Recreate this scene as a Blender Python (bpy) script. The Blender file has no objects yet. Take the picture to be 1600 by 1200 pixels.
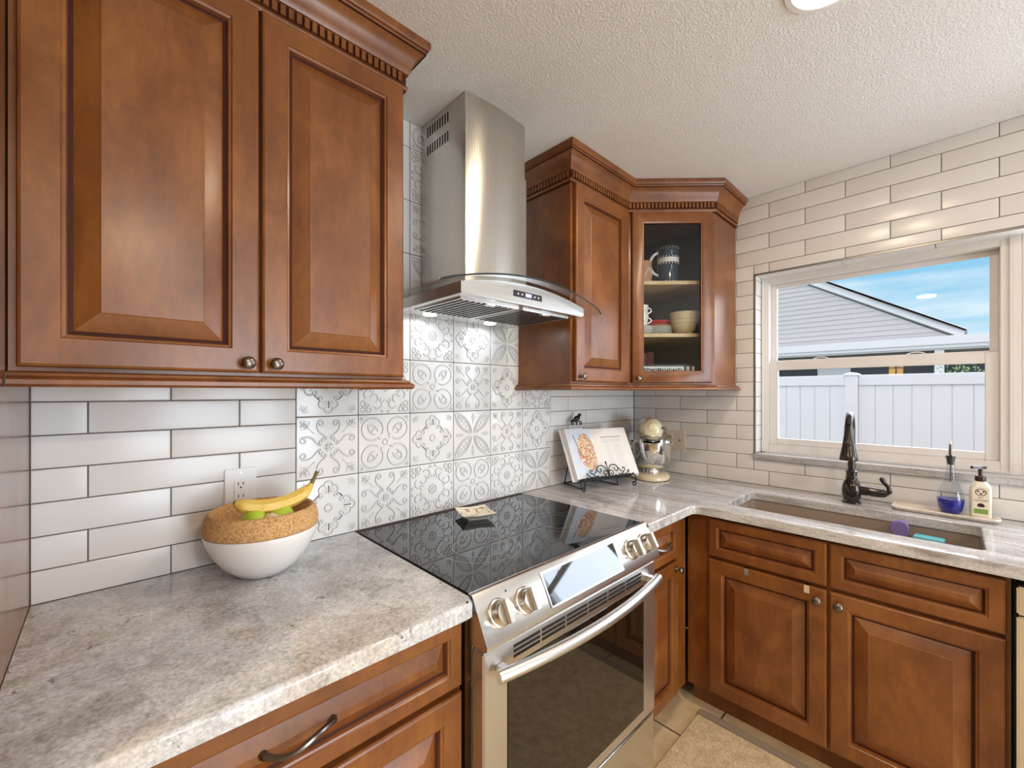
import bpy, bmesh, math, random
from mathutils import Vector, Matrix
random.seed(7)
S = bpy.context.scene
C = S.collection
PI = math.pi

# ------------------------------------------------------------------ camera
cd = bpy.data.cameras.new('camera'); cam = bpy.data.objects.new('camera', cd); C.objects.link(cam)
cam.location = (-2.4919, -1.4555, 1.4011)
cam.rotation_euler = (math.radians(90), 0, math.radians(46.3341 - 90))
cd.sensor_width = 36; cd.lens = 662.0146 / 1600 * 36; cd.shift_y = 13.1677 / 1600
cd.clip_start = 0.02; cd.clip_end = 200
S.camera = cam

# ------------------------------------------------------------------ world (blue sky with thin clouds)
W = bpy.data.worlds.new('sky'); S.world = W; W.use_nodes = True
nt = W.node_tree; nt.nodes.clear()
def wn(t): return nt.nodes.new(t)
tc = wn('ShaderNodeTexCoord'); mp = wn('ShaderNodeMapping'); mp.inputs['Scale'].default_value = (1.6, 1.6, 9)
no = wn('ShaderNodeTexNoise'); no.inputs['Scale'].default_value = 2.2; no.inputs['Detail'].default_value = 5
rp = wn('ShaderNodeValToRGB'); rp.color_ramp.elements[0].position = .46; rp.color_ramp.elements[1].position = .72
sx = wn('ShaderNodeSeparateXYZ'); gr = wn('ShaderNodeValToRGB')
gr.color_ramp.elements[0].position = 0.0; gr.color_ramp.elements[0].color = (.26, .43, .51, 1)
gr.color_ramp.elements[1].position = .22; gr.color_ramp.elements[1].color = (.145, .335, .465, 1)
q_ = gr.color_ramp.elements.new(.45); q_.color = (1.30, 1.22, 1.22, 1)
mx = wn('ShaderNodeMix'); mx.data_type = 'RGBA'; mx.inputs['B'].default_value = (.47, .53, .56, 1)
bg = wn('ShaderNodeBackground'); bg.inputs['Strength'].default_value = 2.0
wo = wn('ShaderNodeOutputWorld')
L = nt.links.new
L(tc.outputs['Generated'], mp.inputs['Vector']); L(mp.outputs['Vector'], no.inputs['Vector']); L(no.outputs['Fac'], rp.inputs['Fac'])
L(tc.outputs['Generated'], sx.inputs['Vector']); L(sx.outputs['Z'], gr.inputs['Fac'])
L(gr.outputs['Color'], mx.inputs['A']); L(rp.outputs['Color'], mx.inputs['Factor']); L(mx.outputs['Result'], bg.inputs['Color']); L(bg.outputs['Background'], wo.inputs['Surface'])

# ------------------------------------------------------------------ sun, and lamps added as daylight at an unseen patio door and window
sd = bpy.data.lights.new('sun', 'SUN'); sd.energy = 6.0; sd.angle = math.radians(70); sd.color = (.86, .93, 1)
sun = bpy.data.objects.new('sun', sd); C.objects.link(sun)
sun.rotation_euler = Vector((-.80, .42, -.70)).to_track_quat('-Z', 'Y').to_euler()
def area(name, loc, rot, sx_, sy_, power, col, shape='RECTANGLE', spread=180):
    d = bpy.data.lights.new(name, 'AREA'); d.shape = shape; d.size = sx_; d.size_y = sy_; d.energy = power; d.color = col
    d.spread = math.radians(spread)
    o = bpy.data.objects.new(name, d); C.objects.link(o); o.location = loc; o.rotation_euler = rot
    return o
area('patio_fill_lamp', (-1.3, -5.02, 1.1), (math.radians(90), 0, 0), 1.6, 2.0, 105, (.82, .91, 1.0))  # added lamp; its unseen patio opening is placed to light the cabinet fronts

area('window_fill_lamp', (.24, -2.10, 1.54), (0, math.radians(90), 0), .84, .84, 17, (.80, .90, 1.0))  # lamp added outside the out-of-frame second window, for cool light on the backsplash

# ------------------------------------------------------------------ exposure
S.view_settings.view_transform = 'Standard'; S.view_settings.look = 'None'
S.view_settings.exposure = 0.0; S.view_settings.gamma = 1.0; S.view_settings.use_curve_mapping = False
S.cycles.max_bounces = 10; S.cycles.transparent_max_bounces = 16; S.cycles.caustics_reflective = False; S.cycles.caustics_refractive = False
S.cycles.sample_clamp_indirect = 4.0

# ------------------------------------------------------------------ materials
def mat(name, col=(.8, .8, .8), rough=.5, metal=0, coat=0, spec=None, emit=None, es=0, trans=0, ior=None, alpha=None):
    m = bpy.data.materials.new(name); m.use_nodes = True
    b = m.node_tree.nodes['Principled BSDF']
    b.inputs['Base Color'].default_value = (*col, 1); b.inputs['Roughness'].default_value = rough; b.inputs['Metallic'].default_value = metal
    b.inputs['Coat Weight'].default_value = coat; b.inputs['Coat Roughness'].default_value = .12
    if spec is not None: b.inputs['Specular IOR Level'].default_value = spec
    if emit: b.inputs['Emission Color'].default_value = (*emit, 1); b.inputs['Emission Strength'].default_value = es
    if trans: b.inputs['Transmission Weight'].default_value = trans
    if ior: b.inputs['IOR'].default_value = ior
    return m
def N(m, t, **k):
    n = m.node_tree.nodes.new(t)
    for a, v in k.items():
        if hasattr(n, a): setattr(n, a, v)
        else: n.inputs[a].default_value = v
    return n
def lk(m, a, b): m.node_tree.links.new(a, b)
def coords(m, scale=(1, 1, 1), rot=(0, 0, 0)):
    t = N(m, 'ShaderNodeTexCoord'); p = N(m, 'ShaderNodeMapping'); p.inputs['Scale'].default_value = scale; p.inputs['Rotation'].default_value = rot
    lk(m, t.outputs['Object'], p.inputs['Vector']); return p.outputs['Vector']
def noise(m, vec, sc, detail=4, rough=.6, dist=0):
    n = N(m, 'ShaderNodeTexNoise'); n.inputs['Scale'].default_value = sc; n.inputs['Detail'].default_value = detail
    n.inputs['Roughness'].default_value = rough; n.inputs['Distortion'].default_value = dist
    lk(m, vec, n.inputs['Vector']); return n.outputs['Fac']
def ramp(m, fac, stops):
    r = N(m, 'ShaderNodeValToRGB'); e = r.color_ramp.elements
    while len(e) > 1: e.remove(e[-1])
    e[0].position = stops[0][0]; e[0].color = (*stops[0][1], 1)
    for p, c in stops[1:]: q = e.new(p); q.color = (*c, 1)
    lk(m, fac, r.inputs['Fac']); return r.outputs['Color']
def mixc(m, a, b, fac, mode='MIX'):
    x = N(m, 'ShaderNodeMix'); x.data_type = 'RGBA'; x.blend_type = mode
    for s, v in (('A', a), ('B', b)):
        if isinstance(v, tuple): x.inputs[s].default_value = (*v, 1)
        else: lk(m, v, x.inputs[s])
    if isinstance(fac, (int, float)): x.inputs['Factor'].default_value = fac
    else: lk(m, fac, x.inputs['Factor'])
    return x.outputs['Result']
def setc(m, c): lk(m, c, m.node_tree.nodes['Principled BSDF'].inputs['Base Color'])
def bump(m, h, strength=.2, dist=.002):
    b = N(m, 'ShaderNodeBump'); b.inputs['Strength'].default_value = strength; b.inputs['Distance'].default_value = dist
    lk(m, h, b.inputs['Height']); lk(m, b.outputs['Normal'], m.node_tree.nodes['Principled BSDF'].inputs['Normal'])

def wood(name, c0, c1, c2, rough=.36, rot=(0, 0, 0), coat=.24, cr=.22):
    m = mat(name, c1, rough, coat=coat); m.node_tree.nodes['Principled BSDF'].inputs['Coat Roughness'].default_value = cr
    v = coords(m, (7, 7, 1.6), rot); g = noise(m, v, 4.5, 7, .68, 1.6)
    v2 = coords(m, (2.4, 2.4, 1.6), rot); b = noise(m, v2, 2.4, 5, .6, .8)
    c = ramp(m, b, [(.32, c0), (.52, c1), (.72, c2)])
    gg = ramp(m, g, [(.35, (.86, .84, .82)), (.6, (1.06, 1.05, 1.04))])
    setc(m, mixc(m, c, gg, 1.0, 'MULTIPLY')); bump(m, g, .08, .001)
    return m
M = {}
WC = ((.145, .043, .0085), (.215, .071, .0145), (.290, .108, .0250))
M['wood'] = wood('cinnamon_maple', *WC)
M['wood_h'] = wood('cinnamon_maple_across', *WC, rot=(0, PI / 2, 0))
M['wood_gloss'] = wood('polished_maple', *WC, rough=.28, coat=.45, cr=.12)
M['glaze'] = mat('dark_glaze', (.050, .012, .006), .6, spec=.2)
M['dark'] = mat('black_void', (.006, .005, .005), .7)
M['maple'] = wood('pale_maple', (.62, .45, .25), (.70, .53, .31), (.76, .60, .38), rot=(0, PI / 2, 0), coat=0)
M['interior'] = mat('cabinet_interior', (.035, .04, .042), .5)

m = M['granite'] = mat('granite', (.6, .58, .55), .11)
v = coords(m); big = noise(m, v, 2.6, 6, .60, .7); mid = noise(m, v, 15, 6, .7, .5); fine = noise(m, v, 130, 4, .75); sp = noise(m, v, 58, 4, .75, .8); cl = noise(m, v, 7, 3, .6, .5); w2 = noise(m, v, 5, 5, .65, 1.0)
c = ramp(m, big, [(.34, (.40, .385, .375)), (.44, (.50, .505, .52)), (.52, (.62, .635, .67)), (.60, (.57, .54, .515)), (.70, (.47, .43, .395))])
c = mixc(m, c, (.70, .71, .73), ramp(m, w2, [(.52, (0, 0, 0)), (.68, (.55, .55, .55))]))
c = mixc(m, c, ramp(m, mid, [(.34, (.74, .72, .70)), (.5, (1, 1, 1)), (.66, (1.10, 1.10, 1.09))]), 1.0, 'MULTIPLY')
c = mixc(m, c, ramp(m, fine, [(.36, (.72, .70, .69)), (.52, (1, 1, 1)), (.66, (1.20, 1.20, 1.20))]), 1.0, 'MULTIPLY')
mk = N(m, 'ShaderNodeMath', operation='MULTIPLY'); lk(m, ramp(m, sp, [(.36, (1, 1, 1)), (.43, (0, 0, 0))]), mk.inputs[0]); lk(m, ramp(m, cl, [(.50, (0, 0, 0)), (.62, (1, 1, 1))]), mk.inputs[1])
c = mixc(m, c, (.16, .145, .13), mk.outputs[0]); setc(m, c)
m = M['granite_vein'] = mat('granite_veined', (.6, .58, .55), .10)
v = coords(m, (1.0, .16, 1.0), (0, 0, math.radians(-12))); big = noise(m, v, 7, 7, .65, .8); mid = noise(m, v, 30, 6, .7, .4)
v1 = coords(m); fine = noise(m, v1, 120, 4, .75)
c = ramp(m, big, [(.30, (.30, .265, .245)), (.43, (.42, .405, .40)), (.55, (.53, .53, .545)), (.70, (.40, .36, .335))])
c = mixc(m, c, ramp(m, mid, [(.33, (.62, .58, .55)), (.5, (1, 1, 1)), (.68, (1.14, 1.13, 1.12))]), 1.0, 'MULTIPLY')
c = mixc(m, c, ramp(m, fine, [(.36, (.80, .78, .76)), (.52, (1, 1, 1)), (.66, (1.14, 1.14, 1.14))]), 1.0, 'MULTIPLY')
setc(m, c)

m = M['tile'] = mat('glazed_white_tile', (.77, .755, .745), .24)
v = coords(m); bump(m, noise(m, v, 9, 2, .5), .05, .004)
M['relief'] = mat('embossed_white_tile', (.80, .795, .79), .16)
M['relief_shade'] = mat('painted_relief_shade', (.40, .41, .43), .2)  # shading of the embossed ridges, painted as grey on their flanks
M['grout'] = mat('dark_grout', (.10, .075, .065), .85)
m = M['ceiling'] = mat('ceiling_knockdown', (.86, .855, .86), .9)
v = coords(m); h = noise(m, v, 140, 4, .6, .3); bump(m, ramp(m, h, [(.40, (0, 0, 0)), (.60, (1, 1, 1))]), .5, .004)
M['paint'] = mat('wall_paint', (.66, .60, .53), .8)
m = M['floor'] = mat('floor_tile', (.72, .58, .38), .35)
t = N(m, 'ShaderNodeTexCoord'); br = N(m, 'ShaderNodeTexBrick'); br.offset = 0; br.inputs['Scale'].default_value = 1.0
br.inputs['Brick Width'].default_value = .46; br.inputs['Row Height'].default_value = .46; br.inputs['Mortar Size'].default_value = .004
br.inputs['Color1'].default_value = (.78, .62, .38, 1); br.inputs['Color2'].default_value = (.72, .57, .35, 1); br.inputs['Mortar'].default_value = (.10, .07, .05, 1)
lk(m, t.outputs['Object'], br.inputs['Vector']); nn = noise(m, t.outputs['Object'], 9, 5)
setc(m, mixc(m, br.outputs['Color'], ramp(m, nn, [(.35, (.86, .84, .80)), (.6, (1.08, 1.07, 1.05))]), 1.0, 'MULTIPLY'))
m = M['rug'] = mat('rug_weave', (.56, .46, .31), .95)
v = coords(m); n1 = noise(m, v, 160, 3, .8); n2 = noise(m, v, 26, 4, .7)
setc(m, mixc(m, ramp(m, n1, [(.33, (.40, .30, .17)), (.5, (.72, .57, .36)), (.66, (.84, .70, .48))]), ramp(m, n2, [(.35, (.80, .76, .70)), (.6, (1.05, 1.05, 1.05))]), 1.0, 'MULTIPLY')); bump(m, n1, .6, .004)
M['rug_edge'] = mat('rug_binding', (.30, .23, .17), .9)

def steel(name, col, rough, stretch, sc=60, amt=.12):
    m = mat(name, col, rough, 1.0)
    v = coords(m, stretch); n = noise(m, v, sc, 3, .7)
    r = N(m, 'ShaderNodeMapRange'); r.inputs['To Min'].default_value = rough - amt * .5; r.inputs['To Max'].default_value = rough + amt
    lk(m, n, r.inputs['Value']); lk(m, r.outputs['Result'], m.node_tree.nodes['Principled BSDF'].inputs['Roughness'])
    bump(m, n, .012, .0002)
    return m
M['steel'] = steel('brushed_steel', (.68, .67, .65), .24, (1, 40, 60), 10, .06)
M['steel_v'] = steel('brushed_steel_upright', (.60, .57, .52), .22, (60, 60, 1), 8)
m = M['steel_v']; pb = m.node_tree.nodes['Principled BSDF']; tg = N(m, 'ShaderNodeTangent'); tg.direction_type = 'RADIAL'; tg.axis = 'Z'
lk(m, tg.outputs['Tangent'], pb.inputs['Tangent']); pb.inputs['Anisotropic'].default_value = .9; pb.inputs['Anisotropic Rotation'].default_value = .25
M['chrome'] = mat('polished_steel', (.80, .79, .77), .07, 1.0)
M['satin'] = mat('satin_nickel', (.70, .67, .61), .24, 1.0)
M['pewter'] = mat('antique_pewter', (.20, .17, .15), .28, 1.0)
M['steel_s'] = mat('satin_steel', (.66, .65, .64), .34, 1.0)
M['bronze'] = mat('oil_rubbed_bronze', (.030, .022, .018), .18, .6, coat=.6)
M['iron'] = mat('black_iron', (.014, .013, .012), .45, .3)
M['blackglass'] = mat('black_glass', (.006, .007, .008), .03, spec=.75)
M['ovenglass'] = mat('oven_glass', (.008, .006, .004), .04, spec=.9)
M['ring'] = mat('burner_print', (.30, .30, .31), .3)
M['darkplastic'] = mat('dark_plastic', (.02, .02, .02), .35)
M['whiteplastic'] = mat('white_plastic', (.82, .81, .80), .3)
M['almond'] = mat('almond_plastic', (.72, .63, .54), .35)
M['vinyl'] = mat('window_vinyl', (.76, .74, .73), .35)
M['strip'] = mat('edge_strip', (.30, .29, .27), .35, .8)
M['fence'] = mat('white_vinyl_fence', (.84, .85, .88), .45)
M['siding'] = mat('grey_siding', (.58, .56, .56), .6)
M['fascia'] = mat('white_fascia', (.78, .78, .80), .5)
M['shingle'] = mat('grey_shingle', (.25, .26, .28), .9)
M['screen'] = mat('dark_screen', (.05, .06, .075), .6)
M['lawn'] = mat('lawn', (.22, .24, .19), .95)
m = M['leaf'] = mat('leaf', (.16, .30, .09), .6)
M['cream'] = mat('cream_enamel', (.80, .69, .48), .14, coat=.5)
M['creambadge'] = mat('cream_badge', (.86, .78, .50), .2)
M['whiteglaze'] = mat('white_ceramic', (.84, .82, .79), .22, coat=.3)
m = M['cork'] = mat('cork', (.62, .36, .15), .85)
v = coords(m); n1 = noise(m, v, 190, 3, .75); setc(m, ramp(m, n1, [(.34, (.30, .14, .05)), (.46, (.56, .31, .12)), (.62, (.72, .44, .20))])); bump(m, n1, .3, .001)
m = M['banana'] = mat('banana_peel', (.80, .55, .10), .45)
v = coords(m); n1 = noise(m, v, 34, 4, .8); setc(m, ramp(m, n1, [(.30, (.16, .08, .02)), (.345, (.80, .54, .10)), (.7, (.86, .64, .18))]))
M['stem'] = mat('banana_stem', (.20, .15, .05), .6)
M['lime'] = mat('lime_skin', (.50, .66, .06), .35)
M['garlic'] = mat('pale_fruit', (.80, .66, .42), .5)
M['paper'] = mat('page_paper', (.84, .81, .79), .6)
M['ink'] = mat('print_ink', (.30, .29, .30), .7)
M['inklight'] = mat('pale_print', (.60, .59, .60), .7)
m = M['food'] = mat('printed_food', (.6, .3, .15), .5)
v = coords(m); vo = N(m, 'ShaderNodeTexVoronoi'); vo.inputs['Scale'].default_value = 150; lk(m, v, vo.inputs['Vector'])
sep = N(m, 'ShaderNodeSeparateColor'); lk(m, vo.outputs['Color'], sep.inputs['Color'])
setc(m, ramp(m, sep.outputs['Red'], [(.0, (.75, .52, .22)), (.25, (.82, .70, .45)), (.4, (.45, .16, .07)), (.55, (.80, .50, .40)), (.7, (.16, .08, .05)), (.8, (.85, .78, .66)), (.92, (.62, .14, .12))]))
M['plateprint'] = mat('printed_plate', (.62, .68, .78), .6)
M['photobg'] = mat('printed_cloth', (.66, .71, .80), .6)
M['sink'] = mat('taupe_composite', (.30, .235, .19), .35)
M['purple'] = mat('purple_sponge', (.19, .14, .38), .8)
M['bluesponge'] = mat('blue_sponge', (.15, .50, .62), .8)
m = M['soapblue'] = mat('blue_soap', (.006, .012, .34), .08)
m = M['traywood'] = wood('whitewashed_wood', (.74, .66, .58), (.80, .73, .65), (.86, .80, .73), .4, rot=(PI / 2, 0, 0), coat=.1)
M['bottle'] = mat('soap_bottle', (.80, .78, .66), .25)
M['label'] = mat('bottle_label', (.80, .72, .58), .5)
M['brown'] = mat('dark_brown_plastic', (.045, .014, .014), .25)
M['green'] = mat('green_print', (.20, .33, .07), .5)
M['navy'] = mat('navy_glaze', (.035, .05, .085), .12)
M['whiteprint'] = mat('white_print', (.80, .80, .80), .4)
M['terracotta'] = mat('terracotta_print', (.45, .22, .12), .5)
M['yellowware'] = mat('yellowware', (.68, .57, .38), .2)
M['yellowband'] = mat('yellowware_band', (.42, .32, .18), .3)
M['red'] = mat('red_glaze', (.56, .03, .035), .2)
M['orange'] = mat('orange_glaze', (.72, .26, .05), .3)
M['redcloth'] = mat('dark_red_cloth', (.16, .015, .015), .6)
M['blackbook'] = mat('black_board', (.015, .015, .017), .4)
M['bluelabel'] = mat('blue_print', (.08, .16, .50), .5)
M['lamp'] = mat('lamp_glow', (1, .95, .85), .5, emit=(1, .88, .70), es=9)
M['hoodlamp'] = mat('hood_lamp_glow', (1, 1, 1), .5, emit=(.95, .98, 1), es=6)
M['pendant'] = mat('pendant_glow', (1, .7, .3), .5, emit=(1, .55, .13), es=16)
M['lcd'] = mat('display_glow', (.3, .3, .5), .4, emit=(.62, .62, 1), es=.8)
M['led'] = mat('button_glow', (.8, .8, .8), .4, emit=(.9, .9, .9), es=.7)
M['spoonrest'] = mat('cream_dish', (.78, .74, .62), .25)
m = M['spoonin'] = mat('mottled_glaze', (.6, .5, .3), .25); v = coords(m); setc(m, ramp(m, noise(m, v, 45, 3, .6), [(.40, (.40, .21, .06)), (.50, (.78, .74, .62)), (.7, (.80, .76, .64))]))
def clear_glass(name, tint, refl=.9, ior=1.5):
    m = bpy.data.materials.new(name); m.use_nodes = True; t = m.node_tree; t.nodes.clear()
    o = t.nodes.new('ShaderNodeOutputMaterial'); a = t.nodes.new('ShaderNodeBsdfTransparent'); a.inputs['Color'].default_value = (*tint, 1)
    g = t.nodes.new('ShaderNodeBsdfGlossy'); g.inputs['Roughness'].default_value = .02; g.inputs['Color'].default_value = (refl, refl, refl, 1)
    f = t.nodes.new('ShaderNodeFresnel'); f.inputs['IOR'].default_value = ior; x = t.nodes.new('ShaderNodeMixShader')
    ge = t.nodes.new('ShaderNodeNewGeometry'); iv = t.nodes.new('ShaderNodeMath'); iv.operation = 'SUBTRACT'; iv.inputs[0].default_value = 1
    ml = t.nodes.new('ShaderNodeMath'); ml.operation = 'MULTIPLY'; t.links.new(ge.outputs['Backfacing'], iv.inputs[1]); t.links.new(f.outputs['Fac'], ml.inputs[0]); t.links.new(iv.outputs[0], ml.inputs[1])
    t.links.new(ml.outputs[0], x.inputs['Fac']); t.links.new(a.outputs['BSDF'], x.inputs[1]); t.links.new(g.outputs['BSDF'], x.inputs[2]); t.links.new(x.outputs['Shader'], o.inputs['Surface'])
    return m
M['pane'] = clear_glass('window_glass', (.97, .97, .985))
M['cabglass'] = clear_glass('cabinet_glass', (.93, .95, .95))
M['hoodglass'] = clear_glass('hood_glass', (.93, .95, .95), ior=1.4)
M['glassedge'] = mat('glass_edge', (.02, .03, .03), .08, coat=.5)
M['flask'] = clear_glass('flask_glass', (.86, .88, .89), ior=1.6)

# ------------------------------------------------------------------ mesh helpers
WL = {}
class MB:
    def __init__(s): s.v = []; s.f = []; s.mi = []; s.cur = 0
    def add(s, vs, fs):
        o = len(s.v); s.v += [Vector(p) for p in vs]
        for f in fs: s.f.append([i + o for i in f]); s.mi.append(s.cur)
    def box(s, x0, x1, y0, y1, z0, z1, b=0):
        if x0 > x1: x0, x1 = x1, x0
        if y0 > y1: y0, y1 = y1, y0
        if z0 > z1: z0, z1 = z1, z0
        if not b:
            s.add([(x0, y0, z0), (x1, y0, z0), (x1, y1, z0), (x0, y1, z0), (x0, y0, z1), (x1, y0, z1), (x1, y1, z1), (x0, y1, z1)],
                  [(0, 3, 2, 1), (4, 5, 6, 7), (0, 1, 5, 4), (1, 2, 6, 5), (2, 3, 7, 6), (3, 0, 4, 7)]); return
        bm = bmesh.new(); bmesh.ops.create_cube(bm, size=1)
        for q in bm.verts: q.co = Vector(((x0 + x1) / 2 + q.co.x * (x1 - x0), (y0 + y1) / 2 + q.co.y * (y1 - y0), (z0 + z1) / 2 + q.co.z * (z1 - z0)))
        bmesh.ops.bevel(bm, geom=bm.edges[:], offset=min(b, .49 * min(x1 - x0, y1 - y0, z1 - z0)), segments=2, affect='EDGES')
        s.frombm(bm)
    def frombm(s, bm):
        bm.verts.index_update(); s.add([q.co.copy() for q in bm.verts], [[q.index for q in f.verts] for f in bm.faces]); bm.free()
    def loops(s, rings, closed=True, cap0=False, cap1=False):
        n = len(rings[0]); vs = [p for r in rings for p in r]; fs = []
        for i in range(len(rings) - 1):
            for j in range(n if closed else n - 1):
                a = i * n + j; b = i * n + (j + 1) % n; fs.append((a, b, b + n, a + n))
        if cap0: fs.append(tuple(range(n - 1, -1, -1)))
        if cap1: fs.append(tuple(range((len(rings) - 1) * n, len(rings) * n)))
        s.add(vs, fs)
    def tube(s, path, r, n=8, caps=True, flat=None):
        path = [Vector(p) for p in path]; R = r if isinstance(r, (list, tuple)) else [r] * len(path)
        up = None; rings = []
        for i, p in enumerate(path):
            t = (path[min(i + 1, len(path) - 1)] - path[max(i - 1, 0)]).normalized()
            if up is None: up = Vector((0, 0, 1)) if abs(t.z) < .9 else Vector((1, 0, 0))
            a = (up - t * up.dot(t)).normalized(); b = t.cross(a); up = a
            rings.append([p + (a * math.cos(k * 2 * PI / n) + b * math.sin(k * 2 * PI / n)) * R[i] for k in range(n)])
        s.loops(rings, True, caps, caps)
    def lathe(s, prof, c=(0, 0, 0), n=28, axis=(0, 0, 1), cap0=False, cap1=False, sx=1, sy=1):
        ax = Vector(axis).normalized(); u = ax.orthogonal().normalized() if abs(ax.z) < .999 else Vector((1, 0, 0)); w = ax.cross(u); c = Vector(c)
        s.loops([[c + ax * z + (u * math.cos(k * 2 * PI / n) * sx + w * math.sin(k * 2 * PI / n) * sy) * max(r, 1e-4) for k in range(n)] for r, z in prof], True, cap0, cap1)
    def prism(s, poly, z0, z1):   # poly of (x, y), counter-clockwise
        n = len(poly)
        s.add([(x, y, z0) for x, y in poly] + [(x, y, z1) for x, y in poly],
              [tuple(range(n - 1, -1, -1)), tuple(range(n, 2 * n))] + [(i, (i + 1) % n, (i + 1) % n + n, i + n) for i in range(n)])
    def prismX(s, poly, x0, x1):  # poly of (y, z)
        n = len(poly)
        s.add([(x0, y, z) for y, z in poly] + [(x1, y, z) for y, z in poly],
              [tuple(range(n - 1, -1, -1)), tuple(range(n, 2 * n))] + [(i, (i + 1) % n, (i + 1) % n + n, i + n) for i in range(n)])
    def sweep(s, prof, path, pre=None, post=None):   # prof (out, z); outward = right of travel, mitred
        pts = [Vector(p) for p in path]; rings = []
        for i, p in enumerate(pts):
            a = pts[i - 1] if i else (Vector(pre) if pre else None); b = pts[i + 1] if i < len(pts) - 1 else (Vector(post) if post else None)
            d0 = (p - a).normalized() if a is not None else None; d1 = (b - p).normalized() if b is not None else None
            n0 = Vector((d0.y, -d0.x)) if d0 is not None else None; n1 = Vector((d1.y, -d1.x)) if d1 is not None else None
            if n0 is None: mi = n1
            elif n1 is None: mi = n0
            else: mi = (n0 + n1); mi = mi / (1 + n0.dot(n1))
            rings.append([(p.x + mi.x * o, p.y + mi.y * o, z) for o, z in prof])
        s.loops(rings, True, True, True)
    def build(s, name, mats, parent=None, smooth=40, origin=None, loc=None):
        base = WL[parent.name] if parent else Vector((0, 0, 0))
        if parent is None:
            if origin is None:
                xs = [p.x for p in s.v]; ys = [p.y for p in s.v]; zs = [p.z for p in s.v]
                origin = ((min(xs) + max(xs)) / 2, (min(ys) + max(ys)) / 2, min(zs))
            base = Vector(origin)
        me = bpy.data.meshes.new(name); me.from_pydata([p - base for p in s.v], [], s.f)
        if not isinstance(mats, (list, tuple)): mats = [mats]
        for q in mats: me.materials.append(q)
        me.polygons.foreach_set('material_index', s.mi)
        bm = bmesh.new(); bm.from_mesh(me); bmesh.ops.recalc_face_normals(bm, faces=bm.faces); bm.to_mesh(me); bm.free()
        me.shade_smooth() if smooth else me.shade_flat()
        if smooth: me.set_sharp_from_angle(angle=math.radians(smooth))
        me.validate(); me.update()
        o = bpy.data.objects.new(name, me); C.objects.link(o)
        if parent: o.parent = parent; WL[o.name] = base.copy()
        else: o.location = base; WL[o.name] = base.copy()
        return o
def tag(o, label=None, cat=None, group=None, kind=None):
    if label: o['label'] = label
    if cat: o['category'] = cat
    if group: o['group'] = group
    if kind: o['kind'] = kind
    return o
def thing(name, label, cat, loc, group=None):
    o = bpy.data.objects.new(name, None); C.objects.link(o); o.location = loc; o.empty_display_size = .05
    WL[o.name] = Vector(loc); return tag(o, label, cat, group)
def struct(o): o['kind'] = 'structure'; return o
def one(name, mats, fn, label=None, cat=None, group=None, parent=None, kind=None, smooth=40):
    b = MB(); fn(b); o = b.build(name, mats, parent, smooth); tag(o, label, cat, group, kind); return o
def text(name, body, size, p, R, U, m, parent, align='CENTER'):
    cu = bpy.data.curves.new(name, 'FONT'); cu.body = body; cu.size = size; cu.align_x = align; cu.align_y = 'CENTER'; cu.extrude = .0002
    cu.materials.append(m); o = bpy.data.objects.new(name, cu); C.objects.link(o)
    R = Vector(R).normalized(); U = Vector(U).normalized(); n = R.cross(U); p = Vector(p) - WL[parent.name]
    me = bpy.data.meshes.new_from_object(o.evaluated_get(bpy.context.evaluated_depsgraph_get())); bpy.data.objects.remove(o)
    o = bpy.data.objects.new(name, me); C.objects.link(o); o.parent = parent
    o.matrix_local = Matrix(((R.x, U.x, n.x, p.x), (R.y, U.y, n.y, p.y), (R.z, U.z, n.z, p.z), (0, 0, 0, 1))); return o
def bez(p0, p1, p2, p3, n=8):
    P = [Vector(q) for q in (p0, p1, p2, p3)]
    return [P[0] * (1 - t) ** 3 + P[1] * 3 * t * (1 - t) ** 2 + P[2] * 3 * t * t * (1 - t) + P[3] * t ** 3 for t in [i / n for i in range(n + 1)]]
def arc2(cx, cy, r, a0, a1, n=10, r1=None):
    r1 = r if r1 is None else r1
    return [(cx + (r + (r1 - r) * i / n) * math.cos(math.radians(a0 + (a1 - a0) * i / n)), cy + (r + (r1 - r) * i / n) * math.sin(math.radians(a0 + (a1 - a0) * i / n))) for i in range(n + 1)]

# ------------------------------------------------------------------ setting: room shell
CEIL = 2.445; XP = -2.62; CT = .914; RX0, RX1 = -1.865, -1.05
struct(one('floor', M['floor'], lambda b: b.box(-6.2, 0.0, -5.2, 0.0, -.1, 0)))
struct(one('ceiling', M['ceiling'], lambda b: b.box(-6.2, .2, -5.2, .1, CEIL, CEIL + .12)))
wb = struct(one('wall_back', M['grout'], lambda b: b.box(-6.2, .0, .0025, .12, 0, CEIL)))
struct(one('wall_left', M['paint'], lambda b: b.box(-6.3, -6.2, -5.2, .12, 0, CEIL)))
def wf(b):
    b.box(-6.2, -2.15, -5.12, -5.0, 0, CEIL); b.box(-.45, .2, -5.12, -5.0, 0, CEIL); b.box(-2.15, -.45, -5.12, -5.0, 2.12, CEIL)
struct(one('wall_front', M['paint'], wf))
WY0, WY1, WZ0, WZ1 = -.715, -2.56, 1.06, 2.025      # window opening
def wr(b):
    b.box(.0025, .20, WY0, .12, 0, CEIL); b.box(.0025, .20, -5.2, WY1, 0, CEIL); b.box(.0025, .20, WY1, WY0, 0, WZ0); b.box(.0025, .20, WY1, WY0, WZ1, CEIL)
wr_o = struct(one('wall_right', M['grout'], wr))

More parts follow.
